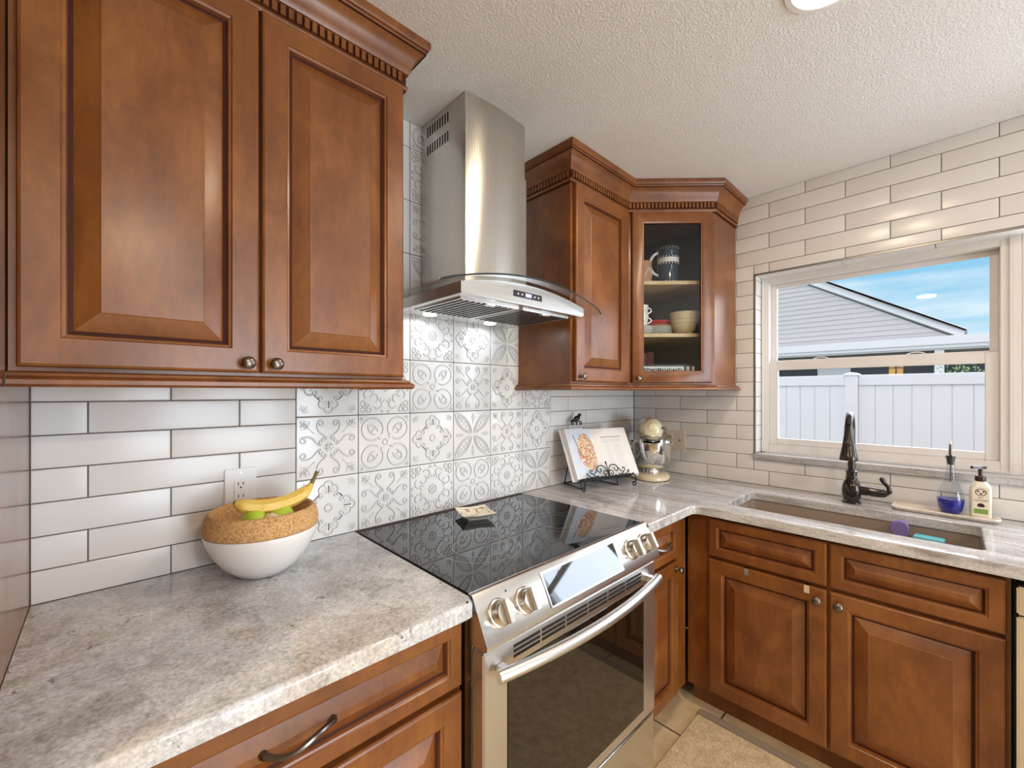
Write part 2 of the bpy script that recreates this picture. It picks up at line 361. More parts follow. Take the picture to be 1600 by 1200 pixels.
def pillow(b, plane, a0, a1, z0, z1, depth=.003, e=.0022):
    # one glazed tile with an eased edge; plane 'y' faces -y, 'x' faces -x
    if a1 - a0 < .004 or z1 - z0 < .004: return
    f = []
    for ins, d in ((0, depth), (0, .0012), (e * .45, .0003), (e * 1.3, 0)):
        f.append([(a0 + ins, d, z0 + ins), (a1 - ins, d, z0 + ins), (a1 - ins, d, z1 - ins), (a0 + ins, d, z1 - ins)])
    if plane == 'x': f = [[(d, a, z) for a, d, z in r] for r in f]
    b.loops(f, True, False, True)
GZ, GP, HL, G = .9905, .0777, .1577, .00125
def subway(b, plane, a0, a1, z0, z1, j0, par, holes=()):
    # j0: a joint in even rows; half-tile offset in odd rows
    i = math.floor((z0 - GZ) / GP)
    while GZ + i * GP < z1:
        lo, hi = max(z0, GZ + i * GP), min(z1, GZ + (i + 1) * GP)
        off = j0 + (HL if (i + par) % 2 else 0)
        k = math.floor((a0 - off) / (2 * HL))
        while off + k * 2 * HL < a1:
            l, r = max(a0, off + k * 2 * HL), min(a1, off + (k + 1) * 2 * HL)
            parts = [(l, r, lo, hi)]
            for (h0, h1, hz0, hz1) in holes:
                np_ = []
                for (l_, r_, lo_, hi_) in parts:
                    if r_ <= h0 or l_ >= h1 or hi_ <= hz0 or lo_ >= hz1: np_.append((l_, r_, lo_, hi_)); continue
                    if l_ < h0: np_.append((l_, h0, lo_, hi_))
                    if r_ > h1: np_.append((h1, r_, lo_, hi_))
                    ll, rr = max(l_, h0), min(r_, h1)
                    if lo_ < hz0: np_.append((ll, rr, lo_, hz0))
                    if hi_ > hz1: np_.append((ll, rr, hz1, hi_))
                parts = np_
            for (l_, r_, lo_, hi_) in parts: pillow(b, plane, l_ + G, r_ - G, lo_ + G, hi_ - G)
            k += 1
        i += 1
XD, DS, DZ = -2.0568, .2052, .9107
b = MB(); subway(b, 'y', XP, XD, CT, 1.47, -2.5264, 0); subway(b, 'y', XD + 6 * DS, -.001, CT, 1.47, -.52, 1); b.build('subway_tiling', M['tile'], wb)
b = MB(); subway(b, 'x', -3.2, -.001, CT, CEIL, -.152 - 4 * HL, 1, [(WY1 - .004, WY0 + .004, WZ0 - .0125, WZ1 + .004)]); b.build('subway_tiling', M['tile'], wr_o)
# tiled returns of the window opening
def rev(b):
    i = 0; z = WZ0 + .02
    while GZ + i * GP < WZ1:
        lo, hi = max(WZ0 + .018, GZ + i * GP), min(WZ1, GZ + (i + 1) * GP)
        if hi - lo > .006: b.box(.006, .10, WY0 - .004, WY0 + .001, lo + G, hi - G, .001)
        i += 1
    y = WY0 - .05
    k = 0
    while y > WY1:
        y1 = max(WY1, y - 2 * HL); b.box(.006, .10, y1 + G, y - G, WZ1 - .004, WZ1 + .001, .001); y = y1
    b.box(.006, .10, WY0 - .05 + G, WY0 - .004, WZ1 - .004, WZ1 + .001, .001)
b = MB(); rev(b); b.build('return_tiling', M['tile'], wr_o)
b = MB(); b.box(-.0015, .006, WY0 - .005, WY0 + .003, WZ0 + .015, WZ1 + .005); b.box(-.0015, .006, WY1, WY0 + .003, WZ1 - .005, WZ1 + .003); b.build('edge_trim', M['strip'], wr_o)

# embossed tiles -----------------------------------------------------
def rot4(strokes):
    o = []
    for k in range(4):
        c, s_ = (1, 0, -1, 0)[k], (0, 1, 0, -1)[k]
        o += [[(x * c - y * s_, x * s_ + y * c) for x, y in st] for st in strokes]
    return o
def mir(st): return [(-x, y) for x, y in st]
def both(*sts): return [q for s_ in sts for q in (s_, mir(s_))]
def b2(*p, n=7): return [(q.x, q.y) for q in bez(*[(a[0], a[1], 0) for a in p], n=n)]
def cornerfan(r0=.60, r1=.92):
    c = []
    for a in (18, 33, 45, 57, 72):
        t = math.radians(a); q = 1.0
        c.append([(.97 - math.cos(t) * .16, .97 - math.sin(t) * .16), (.97 - math.cos(t) * .40 * (1 if a == 45 else .85), .97 - math.sin(t) * .40 * (1 if a == 45 else .85))])
    return c
def designs():
    D = {}
    h = b2((.045, .26), (.10, .42), (.44, .50), (.37, .78)) + arc2(.255, .80, .115, 0, 400, 12, .04)
    A = rot4(both(h, arc2(.17, .245, .075, 200, -120, 8, .035), [(.03, .16), (.10, .05)]))
    A += rot4([[(.46, .46), (.66, .66)], b2((.66, .66), (.70, .80), (.80, .86), (.92, .90)), b2((.66, .66), (.80, .70), (.86, .80), (.90, .92)), [(.64, .74), (.62, .90)], [(.74, .64), (.90, .62)], b2((.70, .92), (.74, .84), (.80, .80), (.84, .74)), [(.88, .70), (.92, .80)]])
    A += [arc2(0, 0, .06, 0, 360, 8)]
    D['A'] = A
    lp = arc2(.50, .50, .41, 205, -118, 24) ; lp2 = arc2(.25, .31, .085, 150, -60, 6, .05)
    B = rot4([arc2(.50, .50, .41, 212, -125, 26), b2((.30, .40), (.34, .66), (.60, .70), (.70, .66)), b2((.40, .30), (.66, .34), (.70, .60), (.66, .70)), b2((.34, .52), (.42, .56), (.46, .52), (.48, .46)), b2((.52, .34), (.56, .42), (.52, .46), (.46, .48)), [(.55, .55), (.64, .62)], arc2(.20, .22, .06, 60, 260, 6), arc2(.90, .90, .05, 0, 360, 7), [(.80, .92), (.72, .95)], [(.92, .80), (.95, .72)]])
    B += [arc2(0, 0, .10, 0, 360, 10)]
    D['B'] = B
    sh = arc2(-.17, .62, .15, 230, 75, 7) + arc2(0, .76, .15, 155, 25, 8) + arc2(.17, .62, .15, 105, -50, 7)
    Cc = rot4([sh] + both(arc2(.24, .44, .085, 120, -220, 10, .04), [(.0, .52), (.0, .76)], [(.05, .52), (.10, .72)], [(.09, .50), (.20, .64)])
              + both([(.30, .50), (.50, .30)], [(.26, .44), (.34, .36)]))
    Cc += rot4(cornerfan()) + [arc2(0, 0, .12, 0, 360, 12)]
    D['C'] = Cc
    Dd = rot4(both(arc2(.14, .50, .10, 190, -90, 8, .05), arc2(.30, .66, .16, 200, 20, 8), arc2(.12, .90, .07, 180, -60, 6, .03))
              + [arc2(.44, .44, .15, 100, 350, 10), arc2(.86, .86, .085, 0, 360, 9), arc2(.64, .86, .09, 0, 360, 9), arc2(.86, .64, .09, 0, 360, 9), arc2(.70, .70, .06, 0, 360, 7)])
    Dd += [[(.16 * (1 + .14 * math.cos(8 * t)) * math.cos(t), .16 * (1 + .14 * math.cos(8 * t)) * math.sin(t)) for t in [i * PI / 12 for i in range(25)]], arc2(0, 0, .05, 0, 360, 7)]
    D['D'] = Dd
    pet = [b2((.05, .05), (.10, .56), (.50, .94), (.95, .95), n=10), b2((.05, .05), (.56, .10), (.94, .50), (.95, .95), n=10), b2((.12, .12), (.22, .56), (.52, .80), (.84, .84), n=9), b2((.12, .12), (.56, .22), (.80, .52), (.84, .84), n=9), [(.18, .18), (.80, .80)]]
    for q in (.34, .46, .58, .68): pet += [[(q, q), (q - .03, q + .14)], [(q, q), (q + .14, q - .03)]]
    E_ = rot4(pet + both([(0, .62), (.09, .72)], [(0, .72), (.08, .81)], [(0, .82), (.06, .89)], [(0, .52), (.06, .60)]) + [[(0, .44), (0, .92)]])
    D['E'] = E_
    return D
DES = designs()
GRID = {-1: 'CADBDE', 0: 'ABCEAC', 1: 'CDBACD', 2: 'EADCEB', 3: 'ABECAD', 4: 'CDAEBC', 5: 'BCDABE', 6: 'DEBCAD'}
def relief(b):
    for r, row in GRID.items():
        for k, d in enumerate(row):
            x0, x1 = XD + k * DS, XD + (k + 1) * DS; z0 = DZ + (r + 1) * DS; z1 = z0 + DS
            zt, zb = min(z1, CEIL), max(z0, CT)
            if zt - zb < .01: continue
            pillow(b, 'y', x0 + .0014, x1 - .0014, zb + .0014, zt - .0014)
            if r >= 2 and not (k == 2 or (r == 2 and k in (3, 4, 5)) or (r > 2 and k == 4)): continue
            cx, cz, hs = (x0 + x1) / 2, (z0 + z1) / 2, DS / 2 * .965
            for st in DES[d]:
                P = [(cx + u * hs, cz + v_ * hs) for u, v_ in st]
                if max(p[1] for p in P) > CEIL: continue
                w, hgt = .0033, .0040; rings = []
                for i, p in enumerate(P):
                    a, c_ = P[max(i - 1, 0)], P[min(i + 1, len(P) - 1)]
                    dx, dz = c_[0] - a[0], c_[1] - a[1]; l = math.hypot(dx, dz) or 1; nx, nz = -dz / l, dx / l
                    t = 1.0 if 0 < i < len(P) - 1 else .55
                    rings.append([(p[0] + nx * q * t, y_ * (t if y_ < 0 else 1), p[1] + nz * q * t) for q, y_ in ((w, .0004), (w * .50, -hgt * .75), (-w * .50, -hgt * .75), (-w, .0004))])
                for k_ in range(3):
                    b.cur = 0 if k_ == 1 else 1; b.loops([r_[k_:k_ + 2] for r_ in rings], False)  # ridge tops stay white, both flanks take the painted shade
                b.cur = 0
b = MB(); relief(b); b.build('embossed_tiling', [M['relief'], M['relief_shade']], wb, smooth=35)

# ------------------------------------------------------------------ window units
def window(idx, y0, y1):
    w = struct(thing('window_%d' % idx, None, None, (.13, (y0 + y1) / 2, WZ0)))
    XF = .10; zb, zt = 1.078, WZ1
    def ring(b, x0, x1, ya, yb, za, zb_, t, tb=None, tt=None):
        tb = t if tb is None else tb; tt = t if tt is None else tt
        b.box(x0, x1, ya, ya - t, za, zb_, .002); b.box(x0, x1, yb + t, yb, za, zb_, .002); b.box(x0, x1, ya - t, yb + t, za, za + tb, .002); b.box(x0, x1, ya - t, yb + t, zb_ - tt, zb_, .002)
    b = MB(); ring(b, XF, .19, y0, y1, zb, zt, .034, .045, .036); ring(b, XF - .006, XF + .01, y0, y1, zb, zt, .010); b.build('frame', M['vinyl'], w)
    ya, yb = y0 - .034, y1 + .034; zm = 1.565
    up = MB(); ring(up, .150, .172, ya, yb, zm - .02, zt - .036, .026, .03, .022); u = up.build('upper_sash', M['vinyl'], w)
    g = MB(); g.box(.159, .163, ya - .024, yb + .024, zm + .008, zt - .056); g.build('pane', M['pane'], u)
    lo = MB(); ring(lo, .112, .140, ya, yb, zb + .045, zm, .040, .032, .044)
    l = lo.build('lower_sash', M['vinyl'], w)
    g = MB(); g.box(.124, .128, ya - .038, yb + .038, zb + .075, zm - .042); g.build('pane', M['pane'], l)
    for q in (.27, .70):
        yc = ya + (yb - ya) * q
        h = MB(); h.tube([(.150 + 0, yc + .035 * math.cos(t), zm + .018 * math.sin(t)) for t in [i * PI / 10 for i in range(11)]], .0025, 6); h.build('lift_arc', M['vinyl'], l)
    return w
window(1, WY0 - .006, -1.612)
window(2, -1.634, WY1 + .004)
struct(one('trim_1', M['vinyl'], lambda b: b.box(.095, .19, -1.634, -1.612, 1.078, WZ1)))
sill = one('trim_2', M['granite_vein'], lambda b: b.box(-.014, .10, WY1 - .01, WY0 + .006, 1.046, 1.0765, .004)); struct(sill)
dr = struct(thing('added_patio_door', None, None, (-1.3, -5.06, 0)))  # unseen patio door, put in for the fill lamp's opening
def dframe(b):
    b.box(-2.15, -2.10, -5.11, -5.03, 0, 2.12); b.box(-.50, -.45, -5.11, -5.03, 0, 2.12); b.box(-2.10, -.50, -5.11, -5.03, 2.06, 2.12); b.box(-1.33, -1.27, -5.00, -4.95, 0, 2.12)
b = MB(); dframe(b); b.build('frame', M['vinyl'], dr)

# ------------------------------------------------------------------ cabinet pieces
CROWN = [(-.004, 2.303), (.009, 2.303), (.011, 2.309), (.009, 2.316), (.005, 2.318), (.005, 2.348), (.013, 2.350), (.016, 2.355), (.019, 2.366), (.024, 2.385), (.033, 2.400), (.047, 2.409), (.050, 2.418), (.056, 2.420), (.060, 2.428), (.060, CEIL - .001), (-.004, CEIL - .001)]
RAIL = [(-.004, 1.4395), (-.004, 1.411), (.020, 1.411), (.025, 1.416), (.025, 1.424), (.020, 1.428), (.016, 1.430), (.014, 1.436), (.004, 1.4395)]
GST = [[(.002, 2.3185), (.0058, 2.3185), (.0058, 2.3478), (.002, 2.3478)], [(.044, 2.4088), (.0507, 2.4088), (.0507, 2.4115), (.044, 2.4115)], [(0, 2.3025), (.0045, 2.2985), (.0045, 2.3032), (0, 2.3035)]]
GSR = [[(.010, 1.4282), (.0175, 1.4282), (.0168, 1.4305), (.010, 1.4305)]]
def glaze_lines(b, strips, path, **k):
    b.cur = 1
    for st in strips: b.sweep(st, path, **k)
    b.cur = 0
def dentils(b, p, q, m0=.0, m1=.0):
    p, q = Vector(p), Vector(q); d = (q - p); Ln = d.length; d /= Ln; n = Vector((d.y, -d.x)); t = m0 + .004
    while t < Ln - m1 - .010:
        a = p + d * t; c_ = p + d * (t + .0115)
        pts = [a + n * .003, c_ + n * .003, c_ + n * .0125, a + n * .0125]
        b.prism([(x.x, x.y) for x in pts], 2.3215, 2.3465); t += .0185
RINGS = [(0, 0), (0, .014), (.002, .018), (.006, .020), (.053, .020), (.055, .0170), (.060, .0155), (.062, .0070), (.069, .0055), (.071, .0065), (.104, .0190), (.1065, .0205)]
RINGS_D = [(0, 0), (0, .014), (.002, .018), (.006, .020), (.034, .020), (.036, .0170), (.040, .0155), (.042, .0070), (.047, .0055), (.049, .0065), (.070, .0190), (.072, .0205)]
def panel(b, O, U, n, w, h, rings=RINGS):
    O, U, n = Vector(O), Vector(U), Vector(n); Z = Vector((0, 0, 1)); R = []
    for ins, d in rings: R.append([O + U * x + Z * z + n * d for x, z in ((ins, ins), (w - ins, ins), (w - ins, h - ins), (ins, h - ins))])
    b.loops(R[:8], True, True, False); s0 = len(b.f)
    b.cur = 1; b.loops(R[7:9], True); b.cur = 0
    b.loops(R[8:], True, False, True)
def door(name, parent, O, U, n, w, h, rings=RINGS, across=False):
    b = MB(); panel(b, O, U, n, w, h, rings); return b.build(name, [M['wood_h' if across else 'wood'], M['glaze']], parent, 9)
def knob(parent, p, n):
    b = MB(); b.lathe([(.0075, 0), (.0085, .002), (.005, .006), (.0045, .013), (.008, .017), (.0135, .021), (.0145, .025), (.012, .029), (.006, .031), (.0, .0315)], p, 18, n, True); return b.build('knob', M['pewter'], parent)
def pull(parent, p, U, n, half=.058):
    p, U, n = Vector(p), Vector(U), Vector(n); pts = []; rr = []
    for i in range(17):
        t = -1 + i / 8; pts.append(p + U * half * t + n * (.006 + .024 * (1 - abs(t) ** 2.2)) + Vector((0, 0, .006 * math.sin(t * PI)))); rr.append(.0042 + .0018 * abs(t) ** 3 + .0012 * (1 - abs(t)))
    b = MB(); b.tube(pts, rr, 8)
    for sgn in (-1, 1): b.lathe([(.007, 0), (.008, .003), (.005, .010)], p + U * half * sgn, 12, n, True)
    return b.build('pull_handle', M['pewter'], parent)

# ------------------------------------------------------------------ left wall cabinet
YF = -.312
lc = thing('wall_cabinet', 'large two-door cinnamon wood wall cabinet left of the range hood', 'cabinet', (-2.235, -.156, 1.411))
LX1 = -1.852
def f(b): b.box(XP + .002, LX1, YF, -.002, 1.4385, 2.35)
one('carcass', M['wood'], f, parent=lc)
for (x0, x1, kx) in ((-2.607, -2.236, -2.262), (-2.230, -1.860, -2.204)):
    d = door('door', lc, (x0, YF - .002, 1.447), (1, 0, 0), (0, -1, 0), x1 - x0, .853); knob(d, (kx, YF - .022, 1.468), (0, -1, 0))
b = MB(); path = [(XP + .002, YF), (LX1, YF), (LX1, -.004)]; glaze_lines(b, GST, path); b.sweep(CROWN, path); dentils(b, path[0], path[1]); dentils(b, path[1], path[2]); b.build('crown_moulding', [M['wood_h'], M['glaze']], lc, 30)
b = MB(); glaze_lines(b, GSR, path); b.sweep(RAIL, path); b.build('light_rail', [M['wood_h'], M['glaze']], lc, 30)
tp = one('refrigerator_panel', M['wood_gloss'], lambda b: b.box(XP - .022, XP, -.74, -.002, 0, CEIL - .002, .001), 'tall glossy wood end panel at the left end of the counter', 'panel')

# ------------------------------------------------------------------ right wall cabinet and diagonal corner cabinet
YR = -.318; CX0 = -1.062; P1 = (-.602, YR); P2 = (-.297, -.623); P3 = (-.004, -.623); P0 = (CX0, YR); PW = (CX0, -.004)
rc = thing('wall_cabinet', 'narrow single-door wood wall cabinet right of the range hood', 'cabinet', (-.83, -.159, 1.411))
one('carcass', M['wood'], lambda b: b.box(CX0, P1[0], YR, -.002, 1.4385, 2.35), parent=rc)
d = door('door', rc, (-1.046, YR - .002, 1.449), (1, 0, 0), (0, -1, 0), .422, .851); knob(d, (-1.020, YR - .022, 1.470), (0, -1, 0))
b = MB(); glaze_lines(b, GST, [PW, P0, P1], post=P2); b.sweep(CROWN, [PW, P0, P1], post=P2); dentils(b, PW, P0); dentils(b, P0, P1); b.build('crown_moulding', [M['wood_h'], M['glaze']], rc, 30)
b = MB(); glaze_lines(b, GSR, [PW, P0, P1], post=P2); b.sweep(RAIL, [PW, P0, P1], post=P2); b.build('light_rail', [M['wood_h'], M['glaze']], rc, 30)

cc = thing('corner_cabinet', 'angled corner wall cabinet with a glass door showing dishes', 'cabinet', (-.3, -.3, 1.411))
DU = Vector((1, -1, 0)).normalized(); DN = Vector((-1, -1, 0)).normalized(); DL = (Vector(P2) - Vector(P1)).length
SH1, SH2, SH0 = 1.972, 1.703, 1.497
def carc(b):
    t = .016
    b.box(P1[0], -.004, -.018, -.004, 1.4385, 2.35); b.box(-.018, -.004, P3[1], -.018, 1.4385, 2.35)          # backs on the walls
    b.box(P1[0], P1[0] + t, YR, -.018, 1.4385, 2.35); b.box(P2[0], -.018, P3[1], P3[1] + t, 1.4385, 2.35)     # sides
    k_ = .0015; poly = [(P1[0] + k_, P1[1] + k_), (P2[0] + k_, P2[1] + k_), (-.018, P2[1] + k_), (-.018, -.018), (P1[0] + k_, -.018)]
    b.prism(poly, 1.4385, 1.455); b.prism(poly, 2.33, 2.35)
    for a0, a1, z0, z1 in ((0, .030, 1.4385, 2.35), (DL - .030, DL, 1.4385, 2.35), (.03, DL - .03, 1.4385, 1.46), (.03, DL - .03, 2.29, 2.35)):   # face frame
        O = Vector((*P1, 0)); q = [O + DU * a0, O + DU * a1, O + DU * a1 - DN * .018, O + DU * a0 - DN * .018]; b.prism([(p.x, p.y) for p in q], z0, z1)
one('carcass', M['wood'], carc, parent=cc)
def lin(b):
    b.add([(P1[0] + .017, -.019, 1.456), (-.019, -.019, 1.456), (-.019, -.019, 2.329), (P1[0] + .017, -.019, 2.329)], [(0, 1, 2, 3)])
    b.box(P1[0] + .017, -.019, -.021, -.019, 1.456, 2.329); b.box(-.021, -.019, P3[1] + .017, -.021, 1.456, 2.329); b.box(P1[0] + .017, P1[0] + .019, YR - .0, -.021, 1.456, 2.329)
def lin2(b):
    b.box(P1[0] + .017, -.0195, -.022, -.0185, 1.456, 2.329); b.box(-.022, -.0185, P3[1] + .017, -.022, 1.456, 2.329); b.box(P1[0] + .0165, P1[0] + .019, YR + .01, -.022, 1.456, 2.329); b.box(P2[0] + .01, -.022, P3[1] + .0165, P3[1] + .019, 1.456, 2.329)
one('lining', M['interior'], lin2, parent=cc)
def shelf(z):
    O = Vector((*P1, 0)) - DN * .045; q1 = O + DU * .03; q2 = O + DU * (DL - .03)
    b = MB(); b.prism([(q1.x, q1.y), (q2.x, q2.y), (-.023, q2.y + .03), (-.023, -.023), (q1.x - .02, -.023)], z - .018, z); return b.build('shelf', M['maple'], cc)
shelf(SH1); shelf(SH2)
shelf(SH0 - .004)
# glass door: four-sided frame, pane
O = Vector((*P1, 0)) + DU * .017 + DN * .002; DW = DL - .034; DZ0, DH = 1.449, .851
FR = [(0, 0), (0, .014), (.002, .018), (.006, .020), (.050, .020), (.053, .0175), (.058, .016), (.060, .004), (.060, 0)]
b = MB(); R = []
for ins, dd in FR: R.append([O + DU * x + Vector((0, 0, DZ0 + z)) + DN * dd for x, z in ((ins, ins), (DW - ins, ins), (DW - ins, DH - ins), (ins, DH - ins))])
b.loops(R[:7]); b.cur = 1; b.loops(R[6:8]); b.cur = 0; b.loops(R[7:] + R[:1])
cd_ = b.build('door', [M['wood'], M['glaze']], cc, 30)
b = MB(); q = [O + DU * .058 + DN * .005, O + DU * (DW - .058) + DN * .005, O + DU * (DW - .058) + DN * .008, O + DU * .058 + DN * .008]; b.prism([(p.x, p.y) for p in q], DZ0 + .058, DZ0 + DH - .058); b.build('glass_pane', M['cabglass'], cd_)
kp = O + DU * .026 + DN * .020; knob(cd_, (kp.x, kp.y, 1.470), DN)
b = MB(); glaze_lines(b, GST, [P1, P2, P3], pre=P0); b.sweep(CROWN, [P1, P2, P3], pre=P0); dentils(b, P1, P2); dentils(b, P2, P3); b.build('crown_moulding', [M['wood_h'], M['glaze']], cc, 30)
b = MB(); glaze_lines(b, GSR, [P1, P2, P3], pre=P0); b.sweep(RAIL, [P1, P2, P3], pre=P0); b.build('light_rail', [M['wood_h'], M['glaze']], cc, 30)

# dishes in the corner cabinet (a, d) = along the door, depth behind it
def inside(a, d): v_ = Vector((*P1, 0)) + DU * a - DN * d; return v_.x, v_.y
def pot(b, c, prof, n=28): b.lathe(prof, c, n, cap0=True)
def ringband(b, c, r, z0, z1, n=28): b.lathe([(r, z0), (r, z1)], c, n)
x, y = inside(.245, .13); t = thing('stoneware_mug', 'large navy mug with white lace band on the top shelf', 'mug', (x, y, SH1))
b = MB(); pot(b, (x, y, SH1), [(.050, 0), (.054, .003), (.054, .192), (.052, .196), (.049, .194), (.049, .01), (0, .008)]); b.build('body', M['navy'], t)
b = MB(); hx = -DU * 1; base = Vector((x, y, SH1))
b.tube([base + hx * (.050 + .046 * max(0, math.sin(s_ * PI)) ** .55) + Vector((0, 0, .172 - .125 * s_)) for s_ in [i / 12 for i in range(13)]], [.0075] * 13, 8); b.build('handle', M['whiteglaze'], t)
def lace(b):
    r = .0545
    b.lathe([(r, .110), (r + .0004, .111), (r + .0004, .134), (r, .135)], base, 28)
    for k in range(22):
        a = k * 2 * PI / 22
        for z, q in ((.141, .0035), (.104, .0035), (.186, .0022), (.010, .0022)):
            p = base + Vector((math.cos(a) * r, math.sin(a) * r, z)); b.lathe([(0, -.0005), (q, 0), (q * .7, .0012), (0, .0014)], p, 7, (math.cos(a), math.sin(a), 0))
    for k in range(4):
        a = k * PI / 2 + math.atan2(DN.y, DN.x)
        for z in (.075, .083, .091, .15, .158, .166):
            p = base + Vector((math.cos(a) * r, math.sin(a) * r, z)); b.lathe([(0, -.0005), (.0028, 0), (.002, .0012), (0, .0014)], p, 7, (math.cos(a), math.sin(a), 0))
one('lace_pattern', M['whiteprint'], lace, parent=t)
x, y = inside(.105, .10); t = thing('pottery_mug', 'brown printed pottery mug left of the navy mug', 'mug', (x, y, SH1))
b = MB(); pot(b, (x, y, SH1), [(.040, 0), (.044, .004), (.042, .05), (.040, .095), (.043, .110), (.040, .110), (.037, .095), (.038, .01), (0, .008)]); b.build('body', M['terracotta'], t)
def swirl(b):
    for k in range(6):
        a0 = k * PI / 3
        b.tube([(x + math.cos(a0 + .35 * math.cos(s_)) * .0432, y + math.sin(a0 + .35 * math.cos(s_)) * .0432, SH1 + .05 + .022 * math.sin(s_ * 1.5)) for s_ in [i * .5 for i in range(12)]], .0022, 5)
one('printed_figure', M['whiteprint'], swirl, parent=t)
# shelf two
x, y = inside(.098, .115)
def stack(name, c, n, r, dz, mats, label, group):
    for k in range(n):
        z = c[2] + k * dz
        o = one(name, mats, lambda b: b.lathe([(r * .55, 0), (r * .6, .002), (r * .9, .007), (r, .011), (r * .985, .0125), (r * .88, .009), (r * .55, .0045), (0, .004)], (c[0], c[1], z + .0002), 30, cap0=True), label[k], 'plate', group)
stack('saucer', (x, y, SH2), 4, .062, .0105, M['whiteglaze'], ['lowest saucer of the small stack under the cups in the glass cabinet', 'second saucer up in the small stack under the cups', 'third saucer up in the small stack under the cups', 'top saucer of the small stack, directly under the patterned cups'], 'saucers under the cups')
zt = SH2 + 3 * .0105 + .006
for k, lab in enumerate(('lower of two stacked white patterned cups in the glass cabinet', 'upper of two stacked white patterned cups in the glass cabinet')):
    zz = zt + k * .052; t = thing('cup', lab, 'cup', (x, y, zz), 'stacked patterned cups')
    b = MB(); pot(b, (x, y, zz), [(.024, 0), (.028, .004), (.034, .03), (.038, .066), (.036, .067), (.031, .03), (.022, .008), (0, .006)]); b.build('body', M['whiteglaze'], t)
    b = MB(); bb = Vector((x, y, zz)); b.tube([bb + DU * (.032 + .022 * math.sin(s_ * PI)) + Vector((0, 0, .058 - .035 * s_)) for s_ in [i / 8 for i in range(9)]], .004, 7); b.build('handle', M['whiteglaze'], t)
    def mot(b):
        for q in range(8):
            a = q * PI / 4; b.tube([bb + Vector((math.cos(a + s_ * .5) * (.0345 + .05 * (.004 * s_)), math.sin(a + s_ * .5) * .0345, .028 + .012 * s_)) for s_ in (0, .4, .8, 1.2)], .0014, 5)
    one('pattern', M['ink'], mot, parent=t)
x, y = inside(.205, .185)
stack('plate', (x, y, SH2), 5, .088, .0092, M['whiteglaze'], ['lowest white plate of the stack behind the yellow bowl', 'second white plate up in the stack behind the yellow bowl', 'third white plate up in the stack behind the yellow bowl', 'fourth white plate up in the stack behind the yellow bowl', 'top white plate of the stack, under the orange plate'], 'white plates in the glass cabinet')
zz = SH2 + 5 * .0092
one('side_plate', M['orange'], lambda b: b.lathe([(.045, 0), (.05, .002), (.074, .008), (.080, .012), (.078, .0135), (.06, .009), (0, .006)], (x, y, zz), 30, cap0=True), 'orange plate between the white plates and the red bowl', 'plate')
one('shallow_bowl', M['red'], lambda b: b.lathe([(.036, 0), (.04, .002), (.058, .012), (.070, .026), (.068, .028), (.05, .014), (0, .008)], (x, y, zz + .0092), 30, cap0=True), 'shallow red bowl on top of the plate stack', 'bowl')
x, y = inside(.325, .118); t = thing('mixing_bowl', 'cream yellowware mixing bowl at the right of the glass cabinet', 'bowl', (x, y, SH2))
b = MB(); pot(b, (x, y, SH2), [(.034, 0), (.040, .003), (.058, .030), (.068, .065), (.072, .104), (.075, .108), (.075, .116), (.070, .116), (.066, .065), (.05, .02), (0, .01)]); b.build('body', M['yellowware'], t)
def band(b):
    for z, r in ((.058, .0672), (.078, .0701)): b.lathe([(r - .001, z - .0014), (r + .0003, z), (r - .001, z + .0014)], (x, y, SH2), 30)
one('glaze_band', M['yellowband'], band, parent=t)
# bottom shelf
def obox(b, a0, a1, d0, d1, z0, z1):
    q = [inside(a0, d0), inside(a1, d0), inside(a1, d1), inside(a0, d1)]; b.prism(q, z0, z1)
zb = SH0 - .004
t = thing('board_game_box', 'flat black box with white printed side lying on the bottom shelf', 'box', (*inside(.21, .15), zb))
b = MB(); obox(b, .045, .385, .055, .20, zb, zb + .052); b.build('box_body', M['blackbook'], t)
b = MB(); obox(b, .062, .300, .0535, .056, zb + .012, zb + .042); obox(b, .312, .328, .0535, .056, zb + .012, zb + .042); obox(b, .340, .352, .0535, .056, zb + .012, zb + .042); b.build('side_label', M['whiteprint'], t)
def scrib(b):
    a = .085
    while a < .285:
        w = random.uniform(.004, .010); obox(b, a, a + w, .0530, .0536, zb + .018 + random.uniform(0, .004), zb + .034 - random.uniform(0, .006)); a += w + random.uniform(.0025, .006)
one('side_lettering', M['blackbook'], scrib, parent=t)
b = MB(); obox(b, .050, .074, .0532, .0545, zb + .012, zb + .042); b.build('blue_corner', M['bluelabel'], t)
for k, (a0, a1, hh) in enumerate(((.075, .118, .135), (.121, .160, .125), (.163, .196, .130))):
    t = thing('cookbook', ('leftmost of three dark red books behind the flat box', 'middle of three dark red books behind the flat box', 'rightmost of three dark red books behind the flat box')[k], 'book', (*inside((a0 + a1) / 2, .27), zb), 'dark red books')
    b = MB(); obox(b, a0, a1, .215, .33, zb, zb + hh); b.build('cover', M['redcloth'], t)
    b = MB(); obox(b, a0 + .004, a1 - .004, .220, .331, zb + .003, zb + hh + .0004); b.build('page_block', M['paper'], t)

